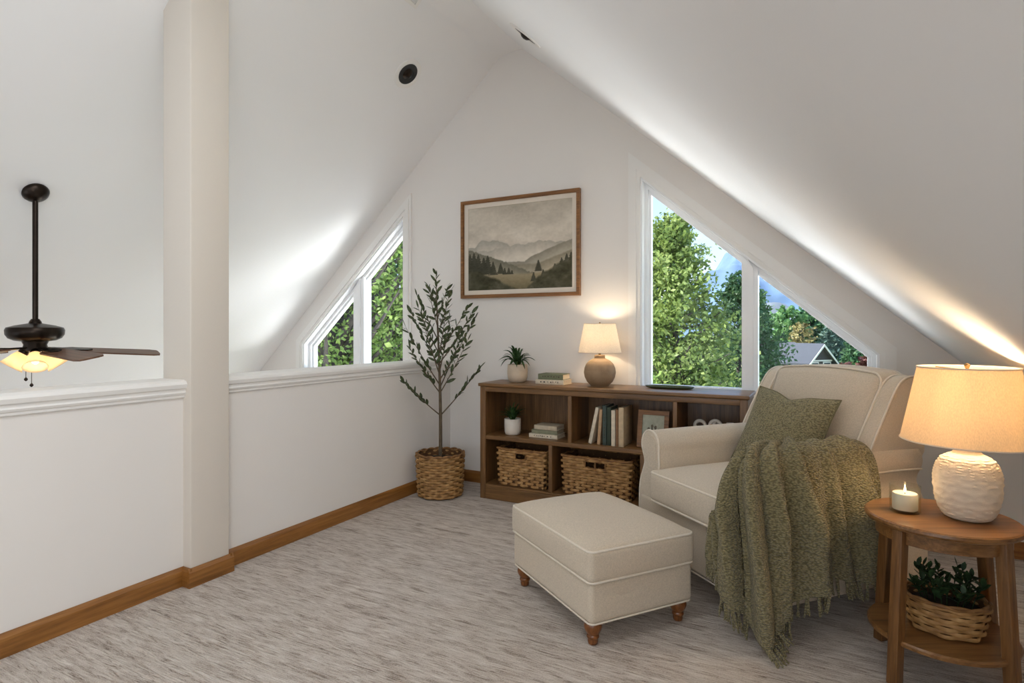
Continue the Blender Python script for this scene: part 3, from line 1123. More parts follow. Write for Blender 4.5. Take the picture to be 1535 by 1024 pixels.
# --- large table lamp
lx, ly = .467, 2.644
lamp = thing('table_lamp', 'cream textured ceramic table lamp with linen drum shade on round side table', 'lamp', (lx, ly, TZ))
prof = [(.0005, 0), (.056, 0), (.070, .006), (.083, .024), (.094, .055), (.101, .095), (.103, .135), (.101, .165), (.094, .192), (.081, .214),
        (.061, .228), (.046, .235), (.041, .242), (.040, .256), (.044, .264), (.043, .269), (.03, .271), (.0005, .271)]
def resample(pr, k):
    out = []
    for i in range(len(pr) - 1):
        for j in range(k):
            t = j / k
            out.append((pr[i][0] + (pr[i + 1][0] - pr[i][0]) * t, pr[i][1] + (pr[i + 1][1] - pr[i][1]) * t))
    return out + [pr[-1]]
body = lathe(resample(prof, 6), 120)
def ripple(x, y, z):
    r = math.hypot(x, y)
    if r < .02 or z < .012 or z > .226:
        return (x, y, z)
    a = math.atan2(y, x)
    row = z / .0088
    f = .0018 * math.sin(2 * PI * row + 1.3 * math.sin(9 * a + 2.0 * math.floor(row) * 1.7)) + .0014 * noise.noise(Vector((x * 60, y * 60, z * 160)))
    return (x * (1 + f / r), y * (1 + f / r), z)
obj('lamp_base', deform(body, ripple), 'cream_clay', lamp, 60)
obj('stem', lathe([(.012, .258), (.012, .285), (.016, .29), (.012, .295), (.0055, .30), (.0055, .545)], 18), 'brass', lamp, 50)
zb0, zb1 = .278, .545
sh = obj('lamp_shade', shell([(.204, zb0), (.150, zb1), (.148, zb1), (.202, zb0), (.204, zb0)], 64), 'shade', lamp, 50)
for zz, r_ in ((zb0, .2045), (zb1, .1505)):
    obj('shade_rim', tube([(r_ * math.cos(2 * PI * k / 64), r_ * math.sin(2 * PI * k / 64), zz) for k in range(64)], .0028, 6, True), 'piping', sh, 60)
obj('spider', join(*[tube([(0, 0, zb1 - .01), (.148 * math.cos(a), .148 * math.sin(a), zb1 - .006)], .002, 6) for a in (0, 2.1, 4.2)]), 'brass', sh)
obj('finial', lathe([(.004, zb1 - .01), (.007, zb1), (.010, zb1 + .008), (.006, zb1 + .014), (.0005, zb1 + .016)], 14), 'brass', lamp, 50)
obj('bulb', lathe([(.012, .34), (.018, .36), (.028, .385), (.03, .395), (.022, .405), (.0005, .41)], 20), 'bulb', lamp, 60)
ld = bpy.data.lights.new('table_lamp_light', 'POINT')
ld.energy, ld.color, ld.shadow_soft_size = 6.0, (1, .76, .50), .06
lo_ = link('table_lamp_light', ld, lamp)
lo_.location = (0, 0, .425)

# --- candle in a glass
cx_, cy_ = .278, 2.632
cup = thing('candle_holder', 'clear glass cup holding a lit cream candle on round side table', 'candle holder', (cx_, cy_, TZ))
obj('glass', lathe([(.0005, .0), (.047, .0), (.050, .004), (.0505, .10), (.0485, .101), (.0475, .010), (.0005, .009)], 40), 'jar_glass', cup, 50)
cd = thing('pillar_candle', 'short cream wax candle burning inside the clear glass cup', 'candle', (cx_, cy_, TZ + .010))
obj('wax', lathe([(.0005, 0), (.040, 0), (.0415, .003), (.0415, .056), (.039, .060), (.03, .0575), (.0005, .055)], 36), 'wax', cd, 50)
obj('wick', tube([(0, 0, .054), (0, 0, .066)], .0012, 6), 'ink', cd)
obj('flame', lathe([(.0005, .062), (.003, .066), (.0038, .071), (.0024, .08), (.0005, .090)], 12), 'flame', cd, 60)
ld = bpy.data.lights.new('candle_light', 'POINT')
ld.energy, ld.color, ld.shadow_soft_size = .12, (1, .68, .36), .012
lo_ = link('candle_light', ld, cd)
lo_.location = (0, 0, .106)


# ================================================================== woven baskets
def strand_rows(path_fn, per, z0, z1, rows, pitch, amp, thick, flat, skip=None, segs=4):
    """rows of strands going in and out round upright stakes. path_fn(s) -> (x, y, nx, ny)"""
    stakes = int(round(per / pitch / 2)) * 2
    n_ = stakes * segs
    parts = []
    for r_ in range(rows):
        z = z0 + (z1 - z0) * (r_ + .5) / rows
        runs = [[]]
        for i in range(n_ + 1):
            s = i / n_
            x, y, nx, ny = path_fn(s, z)
            if skip and skip(s, z):
                if runs[-1]:
                    runs.append([])
                continue
            ph = math.sin(PI * (i / segs) + PI * (r_ % 2))
            a = amp * ph
            jz = .0012 * noise.noise(Vector((i * .37, r_ * 1.7, 0)))
            runs[-1].append((x + nx * a, y + ny * a, z + jz))
        for run in runs:
            if len(run) < 3:
                continue
            V, Fc = [], []
            full = len(run) == n_ + 1
            pts = run[:-1] if full else run
            N = len(pts)
            hz = (z1 - z0) / rows * flat
            for i in range(N):
                p = pts[i]
                q0 = pts[i - 1] if (i or full) else pts[i]
                q1 = pts[(i + 1) % N] if (i < N - 1 or full) else pts[i]
                t = Vector((q1[0] - q0[0], q1[1] - q0[1], 0)).normalized()
                nn_ = Vector((t.y, -t.x, 0))
                for k in range(5):
                    a = 2 * PI * k / 5 + .3
                    V.append((p[0] + nn_.x * thick * math.cos(a), p[1] + nn_.y * thick * math.cos(a), p[2] + hz * math.sin(a)))
            for i in range(N if full else N - 1):
                j = (i + 1) % N
                for k in range(5):
                    k2 = (k + 1) % 5
                    Fc.append((i * 5 + k, j * 5 + k, j * 5 + k2, i * 5 + k2))
            parts.append((V, Fc))
    return join(*parts)


def round_path(r0, r1, z0, z1, ex=1.0):
    def fn(s, z):
        a = 2 * PI * s
        r = r0 + (r1 - r0) * (z - z0) / (z1 - z0)
        return (r * math.cos(a) * ex, r * math.sin(a), math.cos(a), math.sin(a))
    return fn


def rect_path(hx0, hy0, hx1, hy1, z0, z1, r=.02):
    def fn(s, z):
        f = (z - z0) / (z1 - z0)
        hx, hy = hx0 + (hx1 - hx0) * f, hy0 + (hy1 - hy0) * f
        sides = [2 * (hx - r), PI * r / 2, 2 * (hy - r), PI * r / 2] * 2
        d = (s % 1.0) * sum(sides)
        k = 0
        while k < 7 and d > sides[k]:
            d -= sides[k]
            k += 1
        # start at front left, going along the front towards +x
        if k == 0: return (-hx + r + d, -hy, 0, -1)
        if k == 2: return (hx, -hy + r + d, 1, 0)
        if k == 4: return (hx - r - d, hy, 0, 1)
        if k == 6: return (-hx, hy - r - d, -1, 0)
        c = {1: (hx - r, -hy + r, -90), 3: (hx - r, hy - r, 0), 5: (-hx + r, hy - r, 90), 7: (-hx + r, -hy + r, 180)}[k]
        a = math.radians(c[2]) + d / r
        return (c[0] + r * math.cos(a), c[1] + r * math.sin(a), math.cos(a), math.sin(a))
    return fn


# --- tall round planter basket
PX, PY = -2.553, 3.672
pb = thing('planter_basket', 'tall round woven seagrass basket holding the olive tree', 'basket', (PX, PY, 0))
stuff(obj('weave', strand_rows(round_path(.163, .178, .012, .315, 1), 2 * PI * .17, .012, .315, 16, .050, .0085, .0058, .50), 'wicker', pb, 60))
obj('liner', shell([(.0005, .004), (.150, .004), (.157, .01), (.171, .315), (.168, .315), (.154, .012)], 40), 'basket_inside', pb, 60)
obj('rim', join(*[tube([((.176 + .004 * q) * math.cos(2 * PI * k / 96), (.176 + .004 * q) * math.sin(2 * PI * k / 96), .318 + .007 * math.sin(PI * .5 * q + k * .55)) for k in range(96)], .0075, 6, True) for q in (-1, 1)]), 'wicker_rim', pb, 60)
obj('soil', lathe([(.168, .27), (.08, .278), (.0005, .28)], 30), 'soil', pb, 60)

# --- olive tree
ot = thing('olive_tree', 'slender potted olive tree with narrow grey-green leaves by the half wall', 'tree', (PX, PY, .275))
tr_pts = []
for k in range(13):
    t = k / 12
    tr_pts.append((.006 * math.sin(5 * t) - .022 * t * t, .004 * math.cos(4 * t) - .004 - .01 * t, 1.40 * t))
trunk = obj('trunk', tube(tr_pts, lambda t: .0135 * (1 - t) ** .7 + .0012, 9), 'bark', ot, 60)
trunk_at = lambda z: Vector(tr_pts[min(12, max(0, int(z / 1.40 * 12)))]).lerp(Vector(tr_pts[min(12, int(z / 1.40 * 12) + 1)]), (z / 1.40 * 12) % 1)
def leaf_blade(Ln, Wd, curl, fold, n_=5):
    V, Fc = [], []
    for i in range(n_ + 1):
        t = i / n_
        w = Wd / 2 * math.sin(PI * min(1, t * .94 + .06)) ** .8 if i < n_ else 0.0004
        z = curl * t * t
        V += [(Ln * t, -w, z + fold * w), (Ln * t, 0, z), (Ln * t, w, z + fold * w)]
    for i in range(n_):
        a = i * 3
        Fc += [(a, a + 1, a + 4, a + 3), (a + 1, a + 2, a + 5, a + 4)]
    return V, Fc
ol_me = [mesh('leaf', leaf_blade(.074, .025, .006, .25, 4), 'olive_leaf', None, False), mesh('leaf', leaf_blade(.062, .023, -.007, .2, 4), 'olive_leaf', None, False)]
cam_r = Vector((math.cos(base_rot), math.sin(base_rot), 0))
cam_f = Vector((-math.sin(base_rot), math.cos(base_rot), 0))
# (height on trunk, sideways, depth, rise): branch tips measured from the photograph's outline
branches = [(.33, -.27, -.05, .27), (.33, .30, .02, .36), (.50, -.20, -.16, .34), (.50, .22, -.14, .40), (.54, .15, .17, .40), (.56, -.26, .0, .44), (.60, .26, .06, .46),
            (.64, -.10, -.20, .42), (.66, .06, .19, .40), (.70, -.22, .06, .40), (.72, .25, -.05, .38), (.78, .08, -.18, .36), (.80, -.14, -.10, .34), (.80, .21, .04, .34),
            (.90, -.17, .05, .34), (.94, .10, -.08, .32), (1.0, -.08, .09, .28), (1.06, .07, .04, .24), (1.14, -.06, -.02, .16)]
leaf_n = 0
def put_leaf(p, d, sc, k):
    global leaf_n
    o = link('leaf', ol_me[k % 2], ot)
    o.matrix_local = Matrix.Translation(p) @ d.to_track_quat('X', 'Z').to_matrix().to_4x4() @ Matrix.Rotation(random.uniform(-1.5, 1.5), 4, 'X') @ Matrix.Scale(sc, 4)
    leaf_n += 1
for hz, sx, dp, rise in branches:
    st = trunk_at(hz)
    d = cam_r * sx + cam_f * dp + Vector((0, 0, rise))
    e_ = st + d
    w_ = e_ + Vector((PX, PY, .275))
    if w_.x < XW + .095 and w_.z < 1.15:                       # keep clear of the half wall
        e_.x += XW + .095 - w_.x
        e_.y -= (XW + .095 - w_.x) * 1.2
    if w_.y > YG - .05:
        e_.y -= w_.y - (YG - .05)
    midp = st.lerp(e_, .5) + Vector((0, 0, -.05 * d.length))
    path = [st * (1 - t) ** 2 + midp * 2 * t * (1 - t) + e_ * t * t for t in [k / 8 for k in range(9)]]
    obj('branch', tube(path, lambda t: .0042 * (1 - t) + .0011, 6), 'bark', ot, 60)
    n_l = min(17, max(8, int(d.length / .025)))
    if hz < .4:
        start = .36
    else:
        start = .22
    for k in range(n_l):
        t = start + (1 - start) * k / (n_l - 1)
        i = min(7, int(t * 8))
        p = path[i].lerp(path[i + 1], t * 8 - i)
        tan = (path[i + 1] - path[i]).normalized()
        sd = tan.cross(Vector((random.uniform(-.4, .4), random.uniform(-.4, .4), 1))).normalized() * (1 if k % 2 else -1)
        dd = (tan * (.75 if k < n_l - 1 else 2) + sd * .75 + Vector((0, 0, random.uniform(-.15, .3)))).normalized()
        put_leaf(p, dd, random.uniform(.8, 1.1), k)
for k in range(16):
    z = 1.10 + .30 * k / 15
    a = k * 2.4
    put_leaf(trunk_at(min(z, 1.399)), Vector((math.cos(a) * .7, math.sin(a) * .7, .8)).normalized(), .95, k)

# ================================================================== bookcase
BX0, BX1, BY0, BY1, BH = -2.25, -.388, 3.757, YG - .02, .857
bk = thing('bookcase', 'low brown wooden bookcase with open cubbies under the window', 'bookcase', ((BX0 + BX1) / 2, (BY0 + BY1) / 2, 0))
OX, OY = (BX0 + BX1) / 2, (BY0 + BY1) / 2
def board(name, x0, x1, y0, y1, z0, z1, m_='walnut', r=.003):
    return obj(name, rbox(x0 - OX, x1 - OX, y0 - OY, y1 - OY, z0, z1, r, 2, 1), m_, bk, 40)
board('top_board', BX0 - .012, BX1 + .012, BY0 - .018, BY1, BH - .024, BH, 'walnut', .006)
board('front_rail', BX0 + .045, BX1 - .045, BY0, BY0 + .022, BH - .062, BH - .0245)
board('side_panel', BX0, BX0 + .03, BY0 + .012, BY1, .0, BH - .0245, 'walnut_v')
board('side_panel', BX1 - .03, BX1, BY0 + .012, BY1, .0, BH - .0245, 'walnut_v')
board('stile', BX0 - .001, BX0 + .045, BY0 - .003, BY0 + .020, .0, BH - .0245, 'walnut_v')
board('stile', BX1 - .045, BX1 + .001, BY0 - .003, BY0 + .020, .0, BH - .0245, 'walnut_v')
board('shelf', BX0 + .03, BX1 - .03, BY0 + .004, BY1 - .008, .440, .470)
board('bottom_shelf', BX0 + .03, BX1 - .03, BY0 + .006, BY1 - .008, .085, .110)
board('plinth', BX0 + .045, BX1 - .045, BY0 - .002, BY0 + .018, .0, .092)
board('plinth_ledge', BX0 + .0455, BX1 - .0455, BY0 - .0005, BY0 + .016, .0925, .110)
board('back_panel', BX0 + .03, BX1 - .03, BY1 - .007, BY1 - .001, .0, BH - .025, 'walnut_v', .001)
for xx in (-1.537, -.82):
    board('divider', xx - .014, xx + .014, BY0 + .006, BY1 - .008, .4705, BH - .025, 'walnut_v')
for xx in (-1.683, -1.03):
    board('divider', xx - .014, xx + .014, BY0 + .006, BY1 - .008, .1105, .4395, 'walnut_v')


# --- rectangular baskets in the lower cubbies
def rect_basket(x, y, z, hx, hy, h, label, double):
    t = thing('storage_basket', label, 'basket', (x, y, z), 0, None)
    t0, t1 = .93, 1.0
    fn = rect_path(hx * .94, hy * .94, hx, hy, 0, h)
    per = 4 * (hx + hy)
    fr = 2 * (hx - .02) / (2 * (hx - .02) + PI * .01 + 2 * (hy - .02) + PI * .01) / 2
    mid = fr / 2
    hw = (.056 if not double else .10) / per
    def skip(s, zz):
        return abs(s - mid) < hw * .72 and h - .072 < zz < h - .030
    stuff(obj('weave', strand_rows(fn, per, .004, h - .012, 13, .046, .0075, .0052, .50, skip), 'wicker', t, 60))
    rim = []
    for q in (-1, 1):
        rim.append(tube([(lambda c: (c[0] + c[2] * .003 * q, c[1] + c[3] * .003 * q, h - .006 + .003 * math.sin(k * .7 + q)))(fn(k / 120, h)) for k in range(120)], .0075, 6, True))
    obj('rim', join(*rim), 'wicker_rim', t, 60)
    # inner lining with the hand hole left open at the front
    a, b_ = hx * .955, hy * .94
    hxh = hw * per * .72
    inner = [box(-a, a, b_ - .004, b_, .003, h - .014), box(-a, -a + .004, -b_, b_, .003, h - .014), box(a - .004, a, -b_, b_, .003, h - .014), box(-a, a, -b_, b_, .001, .006),
             box(-a, -hxh, -b_, -b_ + .004, .003, h - .014), box(hxh, a, -b_, -b_ + .004, .003, h - .014), box(-hxh, hxh, -b_, -b_ + .004, .003, h - .075), box(-hxh, hxh, -b_, -b_ + .004, h - .030, h - .014)]
    obj('lining', join(*inner), 'basket_inside', t)
    yf = -hy * .995
    loop = [(-hxh, yf, h - .074), (hxh, yf, h - .074), (hxh, yf, h - .028), (-hxh, yf, h - .028)]
    hd = [tube([loop[i], loop[(i + 1) % 4]], .0052, 6) for i in range(4)]
    if double:
        hd.append(tube([(0, yf, h - .074), (0, yf, h - .028)], .0062, 6))
    obj('handle', join(*hd), 'wicker_rim', t, 60)
    return t


rect_basket(-1.925, 3.925, .1105, .196, .15, .275, 'small rectangular woven basket with one hand hole in the lower cubby', False)
rect_basket(-1.356, 3.925, .1105, .250, .15, .272, 'wide rectangular woven basket with twin hand holes in the lower cubby', True)


# --- books
def cloth_mat(name, c):
    return plain(name, c, .85, .10, 40, .2, 300)


BC = {'cream': cloth_mat('cream_cloth', lin(218, 206, 184)), 'sage': cloth_mat('sage_cloth', lin(112, 116, 90)), 'tan': cloth_mat('tan_cloth', lin(190, 156, 120)),
      'teal': cloth_mat('dark_teal_cloth', lin(72, 84, 78)), 'green': cloth_mat('dark_green_cloth', lin(58, 68, 56)), 'brown': cloth_mat('brown_cloth', lin(142, 104, 74)),
      'beige': cloth_mat('beige_cloth', lin(200, 178, 146)), 'putty': cloth_mat('putty_cloth', lin(196, 182, 158)), 'olive': cloth_mat('grey_green_cloth', lin(132, 132, 108))}


def book(label, w, h, t, cover, mtx, marks=0, group=None):
    """w: spine to fore-edge (x), h: height (y), t: thickness (z); spine on the x=0 side"""
    o = tag(link('book', None), label, 'book', group)
    o.matrix_world = mtx
    c = .0025
    obj('cover', join(rbox(0, w, 0, h, 0, c, .001, 1), rbox(0, w, 0, h, t - c, t, .001, 1), rbox(0, c * 1.3, 0, h, 0, t, .001, 1)), BC[cover], o)
    obj('pages', box(c * 1.2, w - .005, .004, h - .004, c, t - c), 'pages', o)
    if marks:
        rr = random.Random(marks)
        ms = []
        y = h * .18
        while y < h * .82:
            ln = rr.uniform(.004, .012)
            ms.append(box(-.0006, .0002, y, y + ln, t * .35, t * rr.uniform(.5, .68)))
            y += ln + rr.uniform(.006, .02)
        obj('spine_lettering', join(*ms), 'ink', o)
    return o


def lying(x, y, z, rz):
    # spine faces the room (-y): book x axis -> +y, book y axis -> -x
    return Matrix.Translation((x, y, z)) @ Matrix.Rotation(rz, 4, 'Z') @ Matrix(((0, 1, 0, 0), (1, 0, 0, 0), (0, 0, -1, 0), (0, 0, 0, 1)))


def lying2(x, y, z, t, rz):
    return lying(x, y, z + t, rz)


# stack on top of the bookcase
book('cream book with faint spine lettering under the sage book on bookcase top', .155, .225, .034, 'cream', lying2(-1.85, 3.87, BH, .034, -.02), 5)
book('sage green book lying on a cream book on bookcase top', .15, .195, .040, 'sage', lying2(-1.832, 3.878, BH + .0342, .040, .03), 9)
# stack in the upper cubby
book('cream book at the bottom of the stack in the cubby beside the spiky plant', .15, .225, .030, 'cream', lying2(-1.885, 3.835, .4702, .030, .0), 7)
book('grey-green book in the middle of the stack in the cubby', .145, .20, .028, 'olive', lying2(-1.868, 3.845, .5004, .028, .03))
book('putty coloured book on top of the stack in the cubby', .14, .18, .032, 'putty', lying2(-1.85, 3.85, .5286, .032, -.02))


def standing(x, y, z, lean_, rz=0):
    # spine to the room: book x -> +y (depth), book y -> up, book z (thickness) -> +x
    return Matrix.Translation((x, y, z)) @ Matrix.Rotation(rz, 4, 'Z') @ Matrix.Rotation(lean_, 4, 'Y') @ Matrix(((0, 0, 1, 0), (1, 0, 0, 0), (0, 1, 0, 0), (0, 0, 0, 1)))


book('thin cream book leaning furthest over beside the tan one', .15, .255, .024, 'cream', standing(-1.415, 3.80, .4758, .215))
book('slim tan book leaning slightly beside the teal one', .15, .240, .022, 'tan', standing(-1.352, 3.80, .4725, .075))
book('tall dark teal book with upright spine between tan and green books', .16, .268, .027, 'teal', standing(-1.312, 3.80, .4705, .0), 3)
book('dark green book between the teal and the pale one', .155, .258, .027, 'green', standing(-1.2815, 3.80, .4705, .0))
book('pale cream upright book between green and brown spines', .15, .240, .028, 'cream', standing(-1.251, 3.80, .4705, .0))
book('narrow brown upright book next to the thick beige one', .15, .248, .018, 'brown', standing(-1.2195, 3.80, .4705, .0))
book('thick beige upright book at the end of the row', .20, .262, .036, 'beige', standing(-1.199, 3.795, .4705, .0))

# --- small leaning photo frame
def paint_mesh(name, nx, ny, w, h, fn):
    """flat printed picture: a fine grid whose vertex colours hold the print (x right, z up, facing -y)"""
    V = [(-w / 2 + w * i / (nx - 1), 0, -h / 2 + h * j / (ny - 1)) for i in range(nx) for j in range(ny)]
    Fc = [(i * ny + j, (i + 1) * ny + j, (i + 1) * ny + j + 1, i * ny + j + 1) for i in range(nx - 1) for j in range(ny - 1)]
    me = bpy.data.meshes.new(name)
    me.from_pydata(V, [], Fc)
    at = me.color_attributes.new('print', 'FLOAT_COLOR', 'POINT')
    u, v = np.meshgrid(np.linspace(0, 1, nx), np.linspace(0, 1, ny), indexing='ij')
    c = fn(u, v)
    c = np.where(c <= .04045, c / 12.92, ((c + .055) / 1.055) ** 2.4)
    a = np.ones((nx * ny, 4))
    a[:, :3] = c.reshape(-1, 3)
    at.data.foreach_set('color', a.ravel())
    m, n, l, b = mat(name + '_print')
    ca = n.new('ShaderNodeVertexColor')
    ca.layer_name = 'print'
    l(ca.outputs[0], b.inputs['Base Color'])
    b.inputs['Roughness'].default_value = .75
    b.inputs['Specular IOR Level'].default_value = .2
    me.materials.append(m)
    return me


def vnoise(u, v, f, seed, octs=4):
    rs = np.random.RandomState(seed)
    out = np.zeros_like(u)
    amp, tot = 1.0, 0
    for o in range(octs):
        g = rs.rand(64, 64)
        x, y = u * f % 63, v * f % 63
        xi, yi = x.astype(int), y.astype(int)
        xf_, yf_ = x - xi, y - yi
        xf_, yf_ = xf_ * xf_ * (3 - 2 * xf_), yf_ * yf_ * (3 - 2 * yf_)
        a = g[xi % 64, yi % 64] * (1 - xf_) + g[(xi + 1) % 64, yi % 64] * xf_
        b_ = g[xi % 64, (yi + 1) % 64] * (1 - xf_) + g[(xi + 1) % 64, (yi + 1) % 64] * xf_
        out += amp * (a * (1 - yf_) + b_ * yf_)
        tot += amp
        amp *= .5
        f *= 2
    return out / tot


def landscape(u, v):
    """misty valley in greys and olive: sky, ridges fading into mist, dark firs either side"""
    C = lambda r, g, b_: np.array([r, g, b_]) / 255.0
    z = np.zeros_like(u)
    cl = vnoise(u * 1.3, v * 2, 3, 5)
    sky = (C(196, 186, 172)[None, None] * (1 - v[..., None]) + C(178, 170, 156)[None, None] * v[..., None])
    col = sky + (cl[..., None] - .5) * .22
    def over(col, top, edge, base_c, mist_c, mist_h):
        mask = np.clip((top - v) / edge, 0, 1)[..., None]
        dep = np.clip((top - v) / mist_h, 0, 1)[..., None]
        lay = base_c * (1 - dep) + mist_c * dep
        return col * (1 - mask) + lay * mask
    r1 = .535 + .075 * (vnoise(u, z, 7, 11) - .5) * 2 + .03 * np.sin(u * 9)
    col = over(col, r1, .010, C(150, 145, 134), C(192, 184, 170), .16)
    r2 = .50 + .05 * (vnoise(u, z, 10, 14) - .5) * 2 + .05 * np.exp(-((u - .66) / .12) ** 2)
    col = over(col, r2, .012, C(158, 152, 140), C(196, 188, 174), .15)
    r3 = .33 + .22 * np.clip((u - .56) / .44, 0, 1) ** .8 + .02 * (vnoise(u, z, 24, 15) - .5)
    col = over(col, r3, .012, C(126, 121, 108), C(176, 168, 152), .16)
    r3b = .30 + .14 * np.clip((u - .68) / .32, 0, 1) + .015 * (vnoise(u, z, 30, 25) - .5)
    col = over(col, r3b, .02, C(122, 116, 100), C(168, 158, 140), .14)
    r4 = .50 - .30 * np.clip(u / .62, 0, 1) ** 1.15 + .03 * (vnoise(u, z, 60, 16) - .5)
    col = over(col, np.where(u < .66, r4, -1), .012, C(104, 101, 88), C(152, 145, 126), .17)
    r5 = .215 + .02 * np.sin(u * 7 + 1)
    col = over(col, r5, .03, C(150, 138, 112), C(112, 102, 78), .16)
    # firs
    rs = np.random.RandomState(3)
    def fir(col, x0, base_z, hh, dark):
        rel = (v - base_z) / hh
        wv = .30 * hh * (1 - rel) * (.55 + .45 * np.abs(np.sin(rel * 26 + x0 * 40))) + .004
        mask = ((np.abs(u - x0) < wv) & (rel > 0) & (rel < 1))[..., None] * .92
        return col * (1 - mask) + dark * mask
    for x0, bz, hh in ((.02, .2, .25), (.06, .22, .24), (.105, .2, .24), (.16, .19, .21), (.20, .2, .22), (.255, .18, .16), (.33, .19, .13), (.37, .18, .08), (.41, .18, .08), (.44, .18, .05),
                       (.69, .2, .13), (.645, .09, .10), (.735, .10, .12), (.90, .18, .16), (.945, .16, .22), (.985, .15, .25), (.84, .16, .12)):
        col = fir(col, x0, bz, hh, C(62, 61, 50))
    # brush in the foreground
    br = vnoise(u, v, 16, 31)
    topl = .26 - .62 * np.clip(u - .10, 0, 1) + .05 * (vnoise(u, z, 14, 32) - .5)
    topr = .02 + .36 * np.clip((u - .58) / .42, 0, 1) ** .7 + .06 * (vnoise(u, z, 16, 33) - .5)
    for tp, mk in ((topl, u < .52), (topr, u > .54)):
        mask = (np.clip((tp - v) / .03, 0, 1) * mk)[..., None]
        lay = C(72, 70, 54) + (br[..., None] - .5) * .22
        col = col * (1 - mask) + lay * mask
    col = col + (vnoise(u, v, 50, 40, 2)[..., None] - .5) * .05
    return np.clip(col * 1.10, 0, 1)


def group_sketch(u, v):
    C = lambda r, g, b_: np.array([r, g, b_]) / 255.0
    col = C(176, 178, 160) + (vnoise(u, v, 6, 51)[..., None] - .5) * .16
    for x0, hh in ((.3, .5), (.45, .6), (.6, .57), (.74, .46)):
        hd = ((u - x0) ** 2 / .0035 + (v - hh) ** 2 / .004 < 1)
        bd = ((np.abs(u - x0) < .03 + .14 * np.clip((hh - v), 0, .4)) & (v < hh - .05) & (v > .14))
        col = np.where(hd[..., None], C(112, 104, 92), col)
        col = np.where(bd[..., None], C(92, 92, 84) + (vnoise(u, v, 20, 52)[..., None] - .5) * .3, col)
    return np.clip(col, 0, 1)


fr = tag(link('photo_frame', None), 'small wooden photo frame leaning in the cubby beside the books', 'photo frame')
fr.matrix_world = Matrix.Translation((-.985, 3.845, .4728)) @ Matrix.Rotation(-.20, 4, 'X')
fw, fh = .205, .245
obj('frame', prism([(-fw / 2, 0), (fw / 2, 0), (fw / 2, fh), (-fw / 2, fh)], -.009, .009, 'y', [[(-fw / 2 + .03, .03), (fw / 2 - .03, .03), (fw / 2 - .03, fh - .03), (-fw / 2 + .03, fh - .03)]]), 'frame_wood', fr)
obj('backing', box(-fw / 2 + .005, fw / 2 - .005, .004, .010, .005, fh - .005), 'ink', fr)
obj('easel_leg', xf(box(-.022, .022, -.0015, .0015, -.16, 0), Matrix.Translation((0, .010, .157)) @ Matrix.Rotation(.33, 4, 'X')), 'frame_wood', fr)
pm = link('print', paint_mesh('group_print', 60, 80, fw - .055, fh - .055, group_sketch), fr)
pm.location = (0, -.001, fh / 2)

# --- small cream ornaments in the right cubby
def knot_ornament(x, lab, parts):
    o = thing('ornament', lab, 'ornament', (x, 3.90, .4705), 0, None)
    for nm, p in parts:
        obj(nm, p, 'pot_white', o, 60)
def ring_part(r, z):
    return tube([(r * math.cos(2 * PI * k / 28), 0, z + r * math.sin(2 * PI * k / 28)) for k in range(28)], .011, 8, True)
stand = lathe([(.0005, 0), (.03, 0), (.032, .006), (.016, .014), (.011, .04), (.011, .12), (.016, .13)], 20)
knot_ornament(-.690, 'cream ring ornament on a short stem next to the cubby divider', [('base', stand), ('ring', ring_part(.032, .165))])
knot_ornament(-.595, 'cream double ring ornament on a stem between two look-alikes', [('base', stand), ('ring', ring_part(.034, .17)), ('ring', xf(ring_part(.022, 0), Matrix.Translation((0, 0, .17)) @ Matrix.Rotation(1.2, 4, 'Z')))])
knot_ornament(-.505, 'cream squared ornament on a stem nearest the armchair', [('base', stand), ('block', rbox(-.026, .026, -.012, .012, .13, .198, .01, 3))])

# --- framed landscape on the gable wall
pic = thing('landscape_painting', 'framed misty mountain valley painting on the gable wall', 'painting', (-2.1185, YG, 1.912))
pw, ph_ = 1.05, .802
ring4 = lambda w, h: [(-w / 2, -h / 2), (w / 2, -h / 2), (w / 2, h / 2), (-w / 2, h / 2)]
obj('frame', join(prism(ring4(pw, ph_), -.036, -.002, 'y', [ring4(pw - .044, ph_ - .044)]), prism(ring4(pw - .042, ph_ - .042), -.030, -.004, 'y', [ring4(pw - .056, ph_ - .056)])), 'frame_wood', pic)
M['mat_board'] = plain('mat_board', lin(222, 212, 198), .9, .02, 20)
obj('mat_board', prism(ring4(pw - .05, ph_ - .05), -.020, -.012, 'y', [ring4(pw - .128, ph_ - .128)]), 'mat_board', pic)
cv = link('canvas', paint_mesh('valley_painting', 260, 196, pw - .12, ph_ - .12, landscape), pic)
cv.location = (0, -.013, 0)
obj('backing', box(-pw / 2 + .01, pw / 2 - .01, -.010, -.001, -ph_ / 2 + .01, ph_ / 2 - .01), 'ink', pic)

# --- small lamp on the bookcase
l2 = thing('table_lamp', 'brown clay globe table lamp with pale tapered shade on the bookcase', 'lamp', (-1.384, 3.95, BH))
obj('lamp_base', lathe(resample([(.0005, 0), (.062, 0), (.066, .006), (.07, .010), (.09, .030), (.106, .062), (.112, .095), (.108, .126), (.096, .154), (.074, .177), (.05, .190),
                                 (.039, .195), (.037, .202), (.037, .214), (.034, .218), (.0005, .218)], 3), 64), 'clay', l2, 50)
obj('stem', lathe([(.009, .216), (.009, .232), (.013, .235), (.013, .243), (.005, .246), (.005, .440)], 16), 'brass', l2, 50)
a0, a1 = .236, .438
sh = obj('lamp_shade', shell([(.150, a0), (.110, a1), (.108, a1), (.148, a0), (.150, a0)], 56), 'shade_white', l2, 50)
for zz, r_ in ((a0, .1503), (a1, .1103)):
    obj('shade_rim', tube([(r_ * math.cos(2 * PI * k / 56), r_ * math.sin(2 * PI * k / 56), zz) for k in range(56)], .002, 6, True), 'piping', sh, 60)
